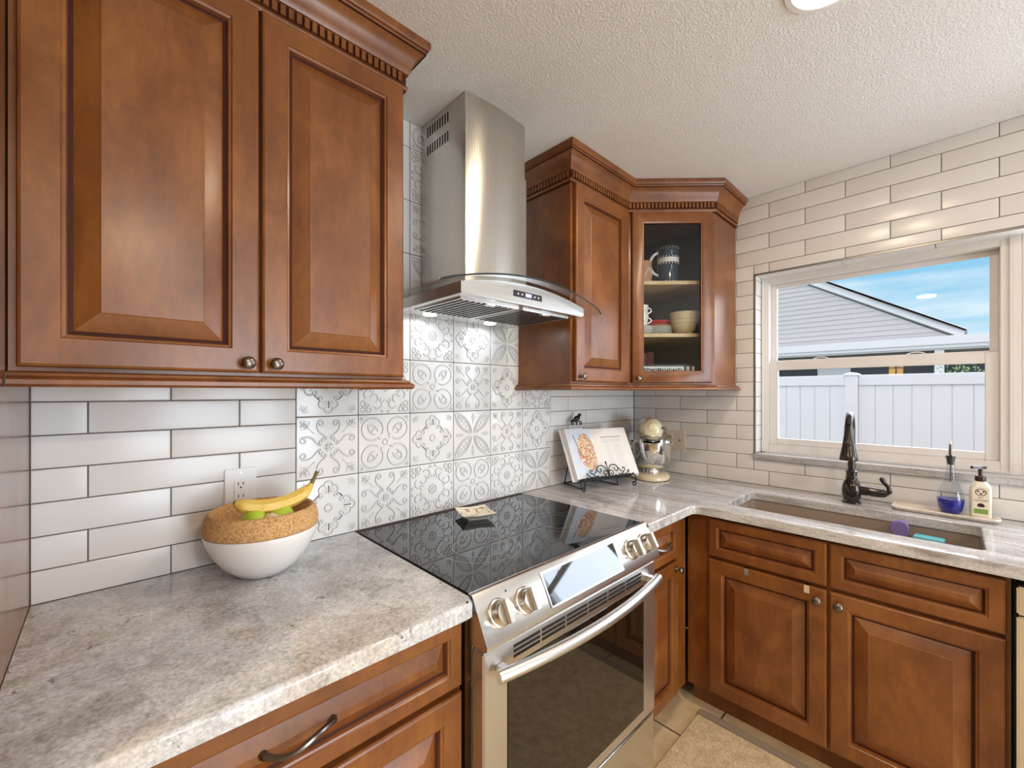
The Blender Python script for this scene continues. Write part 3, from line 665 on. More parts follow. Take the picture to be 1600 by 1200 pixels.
# ------------------------------------------------------------------ worktops
def slab(name, outer, holes, z0, z1, m, label, bev_test, bw=.010):
    bm = bmesh.new(); edges = []
    for lp_ in [outer] + holes:
        vs = [bm.verts.new((x_, y_, z1)) for x_, y_ in lp_]
        edges += [bm.edges.new((vs[i], vs[(i + 1) % len(vs)])) for i in range(len(vs))]
    bmesh.ops.triangle_fill(bm, use_beauty=True, use_dissolve=False, edges=edges, normal=(0, 0, 1))
    r = bmesh.ops.extrude_face_region(bm, geom=bm.faces[:]); 
    for q in r['geom']:
        if isinstance(q, bmesh.types.BMVert): q.co.z = z0
    bmesh.ops.recalc_face_normals(bm, faces=bm.faces)
    sel = [e for e in bm.edges if all(abs(q.co.z - z1) < 1e-6 for q in e.verts) and len(e.link_faces) == 2 and abs(e.calc_face_angle(0)) > .5 and bev_test(e)]
    bmesh.ops.bevel(bm, geom=sel, offset=bw, segments=4, affect='EDGES', profile=.6)
    bmesh.ops.triangulate(bm, faces=[f for f in bm.faces if len(f.verts) > 4])
    b = MB(); b.frombm(bm); o = b.build(name, m, None, 45); return tag(o, label, 'worktop')
def mid(e): return (e.verts[0].co + e.verts[1].co) / 2
slab('worktop', [(XP + .001, -.002), (XP + .001, -.68), (RX0 - .026, -.68), (RX0 - .011, -.676), (RX0 - .004, -.664), (RX0 - .003, -.65), (RX0 - .003, -.002)], [], .878, CT, M['granite'], 'grey granite worktop left of the range, under the fruit bowl', lambda e: mid(e).y < -.66)
def rrect(x0, x1, y0, y1, r, n=5):
    o = []
    for cx_, cy_, a in ((x1 - r, y1 - r, 0), (x0 + r, y1 - r, 90), (x0 + r, y0 + r, 180), (x1 - r, y0 + r, 270)):
        o += [(cx_ + r * math.cos(math.radians(a + 90 * i / n)), cy_ + r * math.sin(math.radians(a + 90 * i / n))) for i in range(n + 1)]
    return o
SX0, SX1, SY0, SY1 = -.535, -.192, -1.518, -.762
FXC = -.652
slab('worktop', [(RX1 + .003, -.002), (RX1 + .003, -.672)] + [(FXC - .03, -.672), (FXC - .009, -.681), (FXC, -.702)] + [(FXC, -2.35), (-.002, -2.35), (-.002, -.002)], [rrect(SX0, SX1, SY0, SY1, .022)], .878, CT, M['granite_vein'], 'L-shaped veined granite worktop around the sink', lambda e: (mid(e).y < -.66 and mid(e).y > -2.34 and mid(e).x < FXC + .01) or (abs(mid(e).y + .672) < .02 and mid(e).x < FXC) or (SX0 - .01 < mid(e).x < SX1 + .01 and SY0 - .01 < mid(e).y < SY1 + .01), .007)

# ------------------------------------------------------------------ base cabinets
YB = -.622; KH = .105
def toe(b, x0, x1, y0, y1): b.box(x0, x1, y0, y1, 0, KH)
bl = thing('base_cabinet', 'wide drawer base cabinet under the left worktop', 'cabinet', (-2.245, -.31, 0))
one('carcass', M['wood'], lambda b: (b.box(XP + .002, RX0 - .008, YB, -.004, KH, .876), b.box(XP + .002, RX0 - .008, YB + .07, -.004, 0, KH)), parent=bl)
for (z0, z1, rg) in ((.703, .862, RINGS_D), (.415, .688, RINGS), (.125, .400, RINGS)):
    d = door('drawer_front', bl, (-2.607, YB - .002, z0), (1, 0, 0), (0, -1, 0), .727, z1 - z0, rg, True)
    pull(d, (-2.243, YB - .0215, (z0 + z1) / 2 + .004), (1, 0, 0), (0, -1, 0))
bn = thing('base_cabinet', 'narrow base cabinet with one drawer and door right of the range', 'cabinet', (-.84, -.31, 0))
one('carcass', M['wood'], lambda b: (b.box(RX1 + .006, -.628, YB, -.004, KH, .876), b.box(RX1 + .006, -.628, YB + .07, -.004, 0, KH)), parent=bn)
d = door('drawer_front', bn, (-1.036, YB - .002, .703), (1, 0, 0), (0, -1, 0), .298, .159, RINGS_D, True); pull(d, (-.887, YB - .0215, .785), (1, 0, 0), (0, -1, 0), .05)
d = door('door', bn, (-1.036, YB - .002, .125), (1, 0, 0), (0, -1, 0), .298, .563); knob(d, (-.764, YB - .022, .660), (0, -1, 0))
XB = -.606
sb = thing('sink_cabinet', 'two-door sink base cabinet with false drawer fronts under the window', 'cabinet', (-.30, -1.10, 0))
def sc(b):
    b.box(XB, XB + .02, -1.566, YB - .002, KH, .876); b.box(XB + .02, -.004, -1.566, -1.550, KH, .876); b.box(XB + .02, -.004, -1.550, YB - .01, KH, KH + .018); b.box(XB + .07, -.004, -1.566, YB - .002, 0, KH)
one('carcass', M['wood'], sc, parent=sb)
for (y0, y1, ky) in ((-.722, -1.136, -1.108), (-1.143, -1.556, -1.171)):
    w_ = y0 - y1
    door('drawer_front', sb, (XB - .002, y0, .703), (0, -1, 0), (-1, 0, 0), w_, .159, RINGS_D, True)
    d = door('door', sb, (XB - .002, y0, .120), (0, -1, 0), (-1, 0, 0), w_, .570); knob(d, (XB - .022, ky, .650), (-1, 0, 0))
for k, yy in enumerate((-.872, -1.076)):
    def hk(b, yy=yy):
        b.box(XB - .0245, XB - .0228, yy - .0085, yy + .0085, .663, .694); b.box(XB - .0245, XB - .0010, yy - .0085, yy + .0085, .692, .694)
    one('door_hook', M['chrome'], hk, ('steel over-door hook nearer the corner on the sink cabinet', 'steel over-door hook nearer the knob on the sink cabinet')[k], 'hook', 'over-door hooks')
dw = thing('dishwasher', 'stainless steel dishwasher at the right edge under the worktop', 'dishwasher', (-.32, -1.89, 0))
one('tub', M['dark'], lambda b: b.box(-.60, -.02, -2.185, -1.570, .02, .870), parent=dw)
one('door_panel', M['steel'], lambda b: b.box(-.652, -.602, -2.18, -1.573, .11, .775, .004), parent=dw)
one('control_strip', M['steel'], lambda b: b.box(-.652, -.602, -2.18, -1.573, .779, .858, .004), parent=dw)
one('toe_plate', M['darkplastic'], lambda b: b.box(-.58, -.56, -2.18, -1.594, 0, .105), parent=dw)

# ------------------------------------------------------------------ range
rg = thing('range', 'stainless slide-in electric range with black glass cooktop', 'range', ((RX0 + RX1) / 2, -.35, 0))
RC = (RX0 + RX1) / 2
one('body', M['darkplastic'], lambda b: (b.box(RX0 + .004, RX1 - .004, -.655, -.03, .04, .9085), b.box(RX0 + .03, RX1 - .03, -.62, -.05, 0, .04)), parent=rg)
for a_ in (RX0 + .001, RX1 - .005): one('side_trim', M['steel'], lambda b: b.box(a_, a_ + .004, -.66, -.03, .25, .905), parent=rg)
ck = one('cooktop', M['blackglass'], lambda b: b.box(RX0, RX1, -.652, -.034, .9095, .9175, .0025), parent=rg)
def ringflat(b, cx_, cy_, r, w=.0016, n=56):
    z = .9177; b.loops([[(cx_ + math.cos(k * 2 * PI / n) * q, cy_ + math.sin(k * 2 * PI / n) * q, z) for k in range(n)] for q in (r - w / 2, r + w / 2)])
for (cx_, cy_, rs) in ((-1.648, -.425, (.128, .085)), (-1.270, -.425, (.115, .080)), (-1.665, -.175, (.078,)), (-1.225, -.185, (.088,)), (-1.457, -.19, (.060,))):
    b = MB()
    for r in rs: ringflat(b, cx_, cy_, r)
    b.build('burner_ring', M['ring'], ck)
PA, PB = (-.652, .9175), (-.712, .803)     # control panel slope (y, z)
def pan(b):
    poly = [(-.640, .908), (-.648, .9195), (-.654, .9200), (-.662, .9165), (-.716, .816), (-.716, .806), (-.706, .800), (-.640, .800)]
    b.prismX(poly, RX0, RX1)
pn = one('control_panel', M['steel'], pan, parent=rg)
pd = Vector((0, -.716 + .662, .816 - .9165)).normalized(); pnm = Vector((0, pd.z, -pd.y)); pnm = pnm if pnm.y < 0 else -pnm
def onpanel(x_, s_): return Vector((x_, -.662, .9165)) + pd * s_
for x_ in (RX0 + .060, RX0 + .150, RX1 - .150, RX1 - .060):
    c0 = onpanel(x_, .058)
    b = MB(); b.lathe([(.034, 0), (.034, .004), (.032, .006), (.0285, .007), (.0275, .030), (.0255, .033), (0, .033)], c0, 32, pnm, True)
    kb = b.build('knob', M['satin'], pn)
    q = MB(); U_ = Vector((1, 0, 0)); V_ = pnm.cross(U_)
    rr_ = [[c0 + pnm * hgt + U_ * sx_ * wx + V_ * sy_ * .026 for sx_, sy_ in ((-1, -1), (1, -1), (1, 1), (-1, 1))] for hgt, wx in ((.026, .011), (.040, .010), (.046, .006))]
    q.loops(rr_, True, False, True); q.build('grip', M['satin'], kb, 20)
def plate_on(b, x0, x1, s0, s1, h0, h1):
    r = [[onpanel(x_, s_) + pnm * h for x_, s_ in ((x0, s0), (x1, s0), (x1, s1), (x0, s1))] for h in (h0, h1)]; b.loops(r, True, True, True)
one('display_bezel', M['chrome'], lambda b: plate_on(b, RC - .178, RC + .178, .012, .104, -.001, .0025), parent=pn)
dg = one('display', M['blackglass'], lambda b: plate_on(b, RC - .172, RC + .172, .016, .100, .001, .0034), parent=pn)
def dots(b):
    for x_, s_ in ((.06, .03), (.09, .045), (.12, .060), (.14, .080), (.10, .082), (.075, .070), (.145, .04)): b.lathe([(.0045, 0), (.0045, .0003), (0, .0003)], onpanel(RC + x_, s_) + pnm * .0033, 10, pnm)
one('touch_keys', M['inklight'], dots, parent=dg)
one('badge_dot', M['darkplastic'], lambda b: b.lathe([(.003, 0), (.003, .0006), (0, .0006)], onpanel(RX0 + .10, .018), 10, pnm), parent=pn)
# oven door
DY = -.700
od = one('oven_door', M['steel_s'], lambda b: b.box(RX0 + .003, RX1 - .003, DY, -.658, .252, .792, .004), parent=rg)
one('window', M['ovenglass'], lambda b: b.box(RX0 + .078, RX1 - .085, DY - .0018, DY + .004, .288, .728, .0015), parent=od)
def vents(b):
    for k in range(6):
        x0 = RX0 + .10 + k * .1035
        for j in range(3): b.box(x0, x0 + .096, DY - .0006, DY + .002, .744 + j * .0125, .7515 + j * .0125)
one('vent_slots', M['dark'], vents, parent=od)
hp = []; hr = []
for i in range(25):
    t_ = -1 + i / 12; hp.append((RC + t_ * (RX1 - RX0) * .468, DY - .026 - .036 * (1 - t_ * t_), .742)); hr.append(.0155)
hb = MB(); hb.tube(hp, hr, 14); hn = hb.build('handle', M['steel_s'], od)
for s_ in (-1, 1): one('handle_post', M['steel'], lambda b: b.box(RC + s_ * .355 - .012, RC + s_ * .355 + .012, DY - .040, DY + .002, .732, .752, .003), parent=hn)
one('storage_drawer', M['steel'], lambda b: b.box(RX0 + .003, RX1 - .003, DY + .004, -.658, .06, .240, .004), parent=rg)

def dish(b):
    c = Vector((-1.462, -.168, .9178)); a0 = math.radians(-22)
    U_ = Vector((math.cos(a0), math.sin(a0), 0)); V_ = Vector((-math.sin(a0), math.cos(a0), 0))
    def sq(h, z, lift=0): return [c + U_ * x_ * h + V_ * y_ * h + Vector((0, 0, z)) for x_, y_ in ((-1, -1), (0, -1.0), (1, -1), (1.0, 0), (1, 1), (0, 1.0), (-1, 1), (-1.0, 0))]
    def edge(h, z, dip):
        o = sq(h, z)
        for i in (1, 3, 5, 7): o[i].z -= dip
        return o
    b.loops([sq(.034, 0), sq(.036, .004), edge(.056, .018, .003), edge(.064, .026, .004), edge(.063, .0275, .004), edge(.055, .0215, .003)], True, True, False)
    b.cur = 1; b.loops([edge(.055, .0215, .003), sq(.034, .008)], True, False, True); b.cur = 0
one('spoon_rest', [M['spoonrest'], M['spoonin']], dish, 'small square cream dish on the black cooktop', 'dish', smooth=30)

# ------------------------------------------------------------------ range hood
HC = -1.452
hd = thing('range_hood', 'stainless chimney range hood with curved glass canopy over the range', 'range hood', (HC, -.25, 1.69))
def chim(b, hw, yf, z0, z1, bow=.012):
    n = 10; pts = [(HC - hw, -.002), (HC - hw, yf)] + [(HC - hw + 2 * hw * i / n, yf - bow * (1 - (2 * i / n - 1) ** 2)) for i in range(1, n)] + [(HC + hw, yf), (HC + hw, -.002)]
    b.prism(pts, z0, z1)
cu_ = one('upper_flue', M['steel_v'], lambda b: chim(b, .1455, -.286, 2.20, CEIL - .002), parent=hd, smooth=25)
one('lower_flue', M['steel_v'], lambda b: chim(b, .149, -.2905, 1.765, 2.232), parent=hd, smooth=25)
def slots(b):
    for row, z in enumerate((2.385, 2.315)):
        for k in range(9): b.box(HC - .1465, HC - .144, -.045 - k * .0165, -.051 - k * .0165, z, z + .036)
one('vent_slots', M['dark'], slots, parent=cu_)
GR = .385   # glass half width
def gz(x_): t_ = (x_ - HC - .005) / GR; return 1.772 - .060 * t_ * t_
BH, BYF, BZ = .298, -.448, 1.700
def body(b):
    n = 16; xs = [HC + .012 - BH + 2 * BH * i / n for i in range(n + 1)]
    top = [gz(x_) - .006 for x_ in xs]
    fr = [(xs[i], BYF, top[i]) for i in range(n + 1)]; bk = [(xs[i], -.003, top[i]) for i in range(n + 1)]
    fb = [(x_, BYF, BZ) for x_ in xs]; bb = [(x_, -.003, BZ) for x_ in xs]
    b.loops([bb, bk, fr, fb, bb], False)
    b.add(fr + fb, []); 
    b.add([bb[0], bk[0], fr[0], fb[0]], [(0, 1, 2, 3)]); b.add([bb[-1], bk[-1], fr[-1], fb[-1]], [(3, 2, 1, 0)])
bo = one('canopy_body', M['steel'], body, parent=hd, smooth=25)
def glass(b):
    n = 20; fr = []; bk = []
    rows = []
    for i in range(n + 1):
        t_ = -1 + 2 * i / n; x_ = HC + .005 + t_ * GR; z = gz(x_)
        yf = -.502 + .018 * t_ * t_
        if abs(t_) > .94: yf += .012 * (abs(t_) - .94) / .06
        rows.append((x_, yf, z))
    th = .006
    b.loops([[(x_, -.004, z) for x_, yf, z in rows], [(x_, yf, z) for x_, yf, z in rows], [(x_, yf, z + th) for x_, yf, z in rows], [(x_, -.004, z + th) for x_, yf, z in rows], [(x_, -.004, z) for x_, yf, z in rows]], False)
    a, c_ = rows[0], rows[-1]
    for q in (a, c_): b.add([(q[0], -.004, q[2]), (q[0], q[1], q[2]), (q[0], q[1], q[2] + th), (q[0], -.004, q[2] + th)], [(0, 1, 2, 3)])
    return rows
gb = MB(); rows = glass(gb); gl = gb.build('glass_canopy', M['hoodglass'], hd, 40)
b = MB(); b.tube([(x_, yf - .0004, z + .003) for x_, yf, z in rows], .0030, 6); b.build('ground_edge', M['glassedge'], gl)
cp = one('control_strip', M['darkplastic'], lambda b: b.box(-1.523, -1.386, BYF - .0015, BYF + .001, 1.7195, 1.7405), parent=bo)
one('display', M['lcd'], lambda b: b.box(-1.468, -1.439, BYF - .0022, BYF - .001, 1.7240, 1.7365), parent=cp)
for x_ in (-1.503, -1.484, -1.423, -1.404): one('button', M['led'], lambda b: b.lathe([(.0028, 0), (.0028, .0006), (0, .0006)], (x_, BYF - .0015, 1.730), 10, (0, -1, 0)), parent=cp)
one('underside', M['steel'], lambda b: b.box(HC + .012 - BH + .004, HC + .012 + BH - .004, BYF + .004, -.005, BZ - .003, BZ + .001), parent=bo)
for s_ in (-1, 1):
    x0 = HC + .012 + (s_ * .137) - .128
    ft = one('filter', M['steel'], lambda b: b.box(x0, x0 + .256, -.40, -.125, BZ - .008, BZ - .002, .002), parent=bo)
    def bars(b):
        for k in range(10): b.box(x0 + .014 + k * .0235, x0 + .0235 + k * .0235, -.385, -.14, BZ - .0092, BZ - .0075)
    one('baffle_slots', M['dark'], bars, parent=ft)
    one('latch', M['chrome'], lambda b: b.box(x0 + .108, x0 + .150, -.395, -.375, BZ - .012, BZ - .008, .001), parent=ft)
for lx in (HC + .012 - .165, HC + .012 + .135):
    lo_ = one('lamp', M['hoodlamp'], lambda b: b.lathe([(.0, -.0045), (.024, -.0045), (.026, -.0025), (.026, 0)], (lx, -.075, BZ - .002), 24), parent=bo)
    q = area('lamp_light', (lx, -.075, BZ - .012), (0, 0, 0),   .04, .04, .22, (.93, .97, 1), 'DISK'); q.parent = lo_; q.location = Vector((lx, -.075, BZ - .012)) - WL[lo_.name]

# ------------------------------------------------------------------ ceiling lights
for (x_, y_, pw, lab) in ((-1.178, -1.238, 9.5, 'round recessed ceiling light at the top edge of the photo'), (-3.52, -1.24, 15, 'round recessed ceiling light reflected in the window pane'), (-2.35, -3.0, 30, 'added round ceiling light behind the camera, unseen fill')):  # third one is an added, unseen lamp for warm light on the fronts
    t = thing('ceiling_light', lab, 'ceiling light', (x_, y_, CEIL), 'recessed ceiling lights')
    one('trim_ring', M['whiteplastic'], lambda b: b.lathe([(.083, .0), (.098, -.002), (.098, -.006), (.083, -.008)], (x_, y_, CEIL), 32), parent=t)
    one('diffuser', M['lamp'], lambda b: b.lathe([(0, -.0075), (.066, -.0075), (.084, -.005), (.084, 0)], (x_, y_, CEIL), 32), parent=t)
    q = area('ceiling_lamp', (0, 0, -.02), (0, 0, 0), .14, .14, pw, (1, .80, .58), 'DISK'); q.parent = t
t = thing('pendant_lamp', 'amber glowing pendant lamp reflected in the lower window pane', 'lamp', (-4.45, -.94, 1.62))
one('shade', M['pendant'], lambda b: b.box(-4.52, -4.38, -1.01, -.87, 1.62, 1.80, .01), parent=t)
one('cage', M['iron'], lambda b: [b.box(-4.45 + sx_ * .072 - .005, -4.45 + sx_ * .072 + .005, -.94 + sy_ * .072 - .005, -.94 + sy_ * .072 + .005, 1.61, 1.82) for sx_ in (-1, 0, 1) for sy_ in (-1, 0, 1) if sx_ or sy_] + [b.box(-4.53, -4.37, -1.02, -.86, 1.70, 1.712), b.box(-4.53, -4.37, -1.02, -.86, 1.81, 1.825)], parent=t)
one('rod', M['iron'], lambda b: b.tube([(-4.45, -.94, 1.82), (-4.45, -.94, CEIL - .001)], .006, 8), parent=t)
# ------------------------------------------------------------------ outlets
t = thing('power_outlet', 'white rectangular power outlet behind the fruit bowl', 'outlet', (-2.209, 0, 1.113))
one('cover_plate', M['whiteplastic'], lambda b: b.box(-2.249, -2.169, -.006, .001, 1.050, 1.178, .002), parent=t)
o = one('receptacle', M['whiteplastic'], lambda b: b.box(-2.226, -2.192, -.0078, -.005, 1.080, 1.148, .001), parent=t)
def slot(b):
    for z in (1.134, 1.097):
        b.box(-2.2165, -2.2145, -.0083, -.0076, z - .004, z + .005); b.box(-2.2040, -2.2020, -.0083, -.0076, z - .004, z + .005)
        b.lathe([(.0024, 0), (.0024, .0006), (0, .0006)], (-2.209, -.0077, z - .011), 10, (0, -1, 0))
one('slots', M['dark'], slot, parent=o)
one('test_buttons', M['whiteplastic'], lambda b: (b.box(-2.2155, -2.2095, -.0086, -.0076, 1.111, 1.116), b.box(-2.2085, -2.2025, -.0086, -.0076, 1.111, 1.116)), parent=o)
for z in (1.164, 1.063): one('screw', M['satin'], lambda b: b.lathe([(.0028, 0), (.0026, .0008), (0, .001)], (-2.209, -.006, z), 10, (0, -1, 0)), parent=t)
t = thing('power_outlet', 'double almond outlet plate on the window wall beside the mixer', 'outlet', (0, -.282, 1.113))
one('cover_plate', M['almond'], lambda b: b.box(-.006, .001, -.342, -.222, 1.052, 1.172, .002), parent=t)
def dup_(b):
    for z in (1.132, 1.092): b.lathe([(.0165, 0), (.0165, .002), (.015, .003), (0, .003)], (-.0055, -.254, z), 20, (-1, 0, 0))
o = one('receptacle', M['almond'], dup_, parent=t)
def sl2(b):
    for z in (1.132, 1.092):
        for y_ in (-.2475, -.2605): b.box(-.0092, -.0082, y_ - .0012, y_ + .0012, z - .002, z + .007)
        b.lathe([(.0025, 0), (.0025, .0006), (0, .0006)], (-.0084, -.254, z - .008), 10, (-1, 0, 0))
one('slots', M['dark'], sl2, parent=o)
one('jack', M['satin'], lambda b: b.box(-.0085, -.0055, -.3155, -.3045, 1.106, 1.120, .001), parent=t)
one('screw', M['satin'], lambda b: b.lathe([(.003, 0), (.003, .001), (0, .001)], (-.0060, -.310, 1.082), 10, (-1, 0, 0)), parent=t)

# ------------------------------------------------------------------ fruit bowl and fruit
bx, by = -2.185, -.152
t = thing('fruit_bowl', 'white bowl with a cork top ring beside the left outlet', 'bowl', (bx, by, CT))
pr_ = [(0, 0), (.050, .0), (.062, .004), (.092, .030), (.115, .062), (.130, .095), (.1365, .118), (.1355, .121), (.128, .118), (.112, .078), (.08, .035), (0, .02)]
b = MB(); b.lathe(pr_, (bx, by, CT + .0004), 48); b.build('bowl_body', M['whiteglaze'], t)
pc_ = [(.1345, .1215), (.1372, .126), (.1368, .142), (.1335, .158), (.128, .170), (.123, .174), (.118, .1735), (.114, .168), (.111, .150), (.107, .136), (.088, .1255), (0, .1235)]
b = MB(); b.lathe(pc_, (bx, by, CT + .0004), 48, cap0=False); ck2 = b.build('cork_ring', M['cork'], t)
zf = CT + .1250
def lime(x_, y_, r, m, label, cat='lime', name='lime', ax=(1, .2, .1)):
    A = Vector(ax).normalized()
    tt = thing(name, label, cat, (x_, y_, zf)); 
    one('skin', m, lambda b: b.lathe([(r * math.sin(k * PI / 12) * (1 if 2 < k < 10 else .92), -r * 1.12 * math.cos(k * PI / 12)) for k in range(13)], (x_, y_, zf + r), 20, A), parent=tt)
    one('stem_scar', M['stem'], lambda b: b.lathe([(.0035, 0), (.003, .0016), (0, .002)], Vector((x_, y_, zf + r)) + A * r * 1.105, 8, A), parent=tt)
lime(bx - .035, by - .056, .0300, M['lime'], 'green lime at the left under the banana in the bowl', ax=(.4, -.9, .2))
lime(bx + .030, by - .050, .0295, M['lime'], 'green lime at the right under the banana in the bowl')
lime(bx - .002, by - .078, .0240, M['garlic'], 'pale small fruit between the two limes', 'fruit', 'fruit', (0, 0, 1))
t = thing('banana', 'yellow banana with brown specks lying across the fruit bowl', 'banana', (bx, by - .01, zf + .05))
pts = bez((bx - .070, by - .030, zf + .080), (bx - .02, by - .06, zf + .044), (bx + .085, by - .045, zf + .062), (bx + .120, by - .012, zf + .095), 20)
rr_ = [.008, .0145] + [.0185 + .002 * math.sin(i / 14 * PI) for i in range(15)] + [.0165, .0135, .0105, .0075]
b = MB(); b.tube(pts, rr_, 7); b.build('peel', M['banana'], t, 50)
e = pts[-1]; b = MB(); b.tube([e, e + Vector((.012, .006, .018)), e + Vector((.020, .008, .034))], [.0072, .0052, .0062], 7); b.build('stem', M['stem'], t)
b = MB(); b.tube([pts[0] + Vector((-.003, .001, .003)), pts[0]], [.004, .0078], 7); b.build('tip', M['stem'], t)

# ------------------------------------------------------------------ cookbook stand and cookbook
SO = Vector((-.68, -.207, CT)); SR = Vector((.956, -.293, 0)).normalized(); SN = Vector((-.293, -.956, 0)).normalized()
TL = math.radians(27); SU = Vector((0, 0, 1)) * math.cos(TL) - SN * math.sin(TL); SF = SR.cross(SU)   # SF faces the viewer
if SF.dot(SN) < 0: SF = -SF
BO = SO + Vector((0, 0, .044))
def pl(a, c_, d=0): return BO + SR * a + SU * c_ + SF * d
t = thing('cookbook_stand', 'black wrought-iron cookbook stand with a bird on top', 'book stand', (SO.x, SO.y, CT))
def wire(b, p, r=.0032, n=7): b.tube(p, r, n)
def frame(b):
    wire(b, [pl(-.115, 0, -.010), pl(-.115, .20, -.010), pl(-.03, .262, -.010), pl(.03, .262, -.010), pl(.115, .20, -.010), pl(.115, 0, -.010)])
    wire(b, [pl(0, 0, -.010), pl(0, .29, -.010)]); wire(b, [pl(-.115, .03, -.010), pl(.115, .03, -.010)])
one('back_frame', M['iron'], frame, parent=t)
def ledge(b):
    for d_ in (.0, .022, .044): wire(b, [pl(-.135, 0, d_), pl(.185, 0, d_)], .003)
    for a in (-.135, -.05, .03, .11, .185): wire(b, [pl(a, 0, -.010), pl(a, 0, .046)], .003)
    for k in range(14): a = -.12 + k * .022; wire(b, [pl(a, -.001, .047), pl(a + .011, .004, .049), pl(a + .022, -.001, .047)], .0032)
one('ledge', M['iron'], ledge, parent=t)
def scroll(b):
    c0, h = .027, .0025
    def sp(cx_, cy_, r, a0, a1, r1): return [pl(c0 + x_, y_, .047) for x_, y_ in arc2(cx_, cy_, r, a0, a1, 18, r1)]
    for s_ in (1, -1):
        def q(P_): return [pl(c0 + s_ * x_, y_, .047) for x_, y_ in P_]
        wire(b, q(b2((.004, .006), (.004, .050), (.022, .066), (.050, .058), n=8) + b2((.050, .058), (.066, .052), (.070, .030), (.086, .020), n=8)), h)
        wire(b, q(arc2(.050, .038, .020, 95, -230, 18, .006)), h); wire(b, q(arc2(.020, .018, .015, 160, -200, 16, .004)), h)
        wire(b, q(b2((.066, .010), (.076, .004), (.090, .008), (.096, .022), n=7) + arc2(.100, .034, .013, 250, 560, 16, .003)), h)
        wire(b, q(b2((.100, .006), (.116, .002), (.122, .012), (.124, .018), n=6) + arc2(.128, .022, .008, 200, 520, 12, .002)), h)
    wire(b, [pl(c0, 0, .047), pl(c0, .070, .047)], h); b.lathe([(0, 0), (.005, .004), (.004, .010), (0, .016)], pl(c0, .066, .047), 10, SU)
one('ledge_scrollwork', M['iron'], scroll, parent=t)
def foot(s_):
    a = -.135 if s_ < 0 else .185
    base = pl(a, 0, .044)
    P_ = [base, base + SN * .012 + Vector((0, 0, -.004)), base + SN * .018 + Vector((0, 0, -.018))]
    cz = CT + .0175; cc_ = base + SN * .004; cc_.z = cz
    for i in range(16):
        ang = math.radians(50 - i * 26); r = .0145 * (1 - i * .045); P_.append(cc_ + SN * r * math.cos(ang) + Vector((0, 0, r * math.sin(ang))))
    b = MB(); wire(b, P_, .0030); return b.build('foot', M['iron'], t)
foot(-1); foot(1)
def rear(b):
    for s_ in (-1, 1):
        top = pl(s_ * .10, .20, -.010); bt = SO + SR * (s_ * .10) - SN * .175; bt.z = CT + .004; bt.y = min(bt.y, -.010)
        wire(b, [top, bt], .003); wire(b, [bt, pl(s_ * .115, 0, -.010) + Vector((0, 0, -.036)) if False else Vector((*(SO + SR * s_ * .115)[:2], CT + .006))], .003)
        wire(b, [Vector((*(SO + SR * s_ * .115)[:2], CT + .006)), pl(s_ * .115, 0, -.010)], .003)
    q = [SO + SR * (s_ * .10) - SN * .175 for s_ in (-1, 1)]
    for p in q: p.z = CT + .004; p.y = min(p.y, -.010)
    wire(b, q, .003)
one('rear_leg', M['iron'], rear, parent=t)
def bird(b):
    c0 = pl(-.035, .325, -.010)
    for s_ in (1, -1): wire(b, [c0 + SR * (s_ * x_) + Vector((0, 0, y_)) for x_, y_ in b2((.0, -.012), (.002, .004), (.018, .008), (.026, .0), n=7) + arc2(.024, -.008, .009, 60, -230, 12, .004)], .0034)
    wire(b, [c0 + Vector((0, 0, -.02)), c0 + Vector((0, 0, .006))], .003)
    d_ = (SR * -.72 + Vector((0, 0, -.30))).normalized(); cbd = c0 + Vector((0, 0, .020)) + SR * .002
    b.lathe([(0, -.022), (.008, -.017), (.0135, -.006), (.0140, .004), (.009, .016), (.004, .028), (.0055, .042), (0, .044)], cbd, 14, d_)
    hd_ = cbd - d_ * .018 + Vector((0, 0, .010)); b.lathe([(.0095 * math.sin(k * PI / 8), -.0095 * math.cos(k * PI / 8)) for k in range(9)], hd_, 12)
    b.lathe([(.003, .007), (0, .016)], hd_, 8, SR, True)
one('bird_finial', M['iron'], bird, parent=t)

t = thing('cookbook', 'open cookbook with a food photo propped on the iron stand', 'book', tuple(pl(0, .003, 0)))
SPX, HB, LFT, RGT = .012, .268, -.158, .245
def page_h(a):   # thickness of the page block above the stand
    if a <= SPX:
        u = (SPX - a) / (SPX - LFT); return .012 + .026 * math.sin(min(1, u * 2.2) * PI / 2) - .004 * u
    u = (a - SPX) / (RGT - SPX); return .012 + .014 * math.sin(min(1, u * 2.4) * PI / 2) - .006 * u
XS = [LFT + (RGT - LFT) * i / 40 for i in range(41)]
def cov(b):
    pts = [(LFT - .012, .004), (LFT - .012, .0), (RGT + .008, .0), (RGT + .008, .004)]
    lo_ = [pl(a, .001, d_) for a, d_ in pts]; hi_ = [pl(a, HB + .008, d_) for a, d_ in pts]; b.loops([lo_, hi_], True, True, True)
one('cover', M['whiteprint'], cov, parent=t)
def pages(b):
    b.loops([[pl(a, .005, .004) for a in XS], [pl(a, .005, page_h(a)) for a in XS], [pl(a, HB, page_h(a)) for a in XS], [pl(a, HB, .004) for a in XS]], False)
    for a in (XS[0], XS[-1]): b.add([pl(a, .005, .004), pl(a, .005, page_h(a)), pl(a, HB, page_h(a)), pl(a, HB, .004)], [(0, 1, 2, 3)])
pg = one('page_block', M['paper'], pages, parent=t, smooth=35)
def sheet(b, poly_fn, off=.0006, nu=20, nv=14):
    rings = []
    for i in range(nu + 1):
        rings.append([pl(*(lambda p: (p[0], p[1], page_h(p[0]) + off))(poly_fn(i / nu, j / nv))) for j in range(nv + 1)])
    b.loops(rings, False)
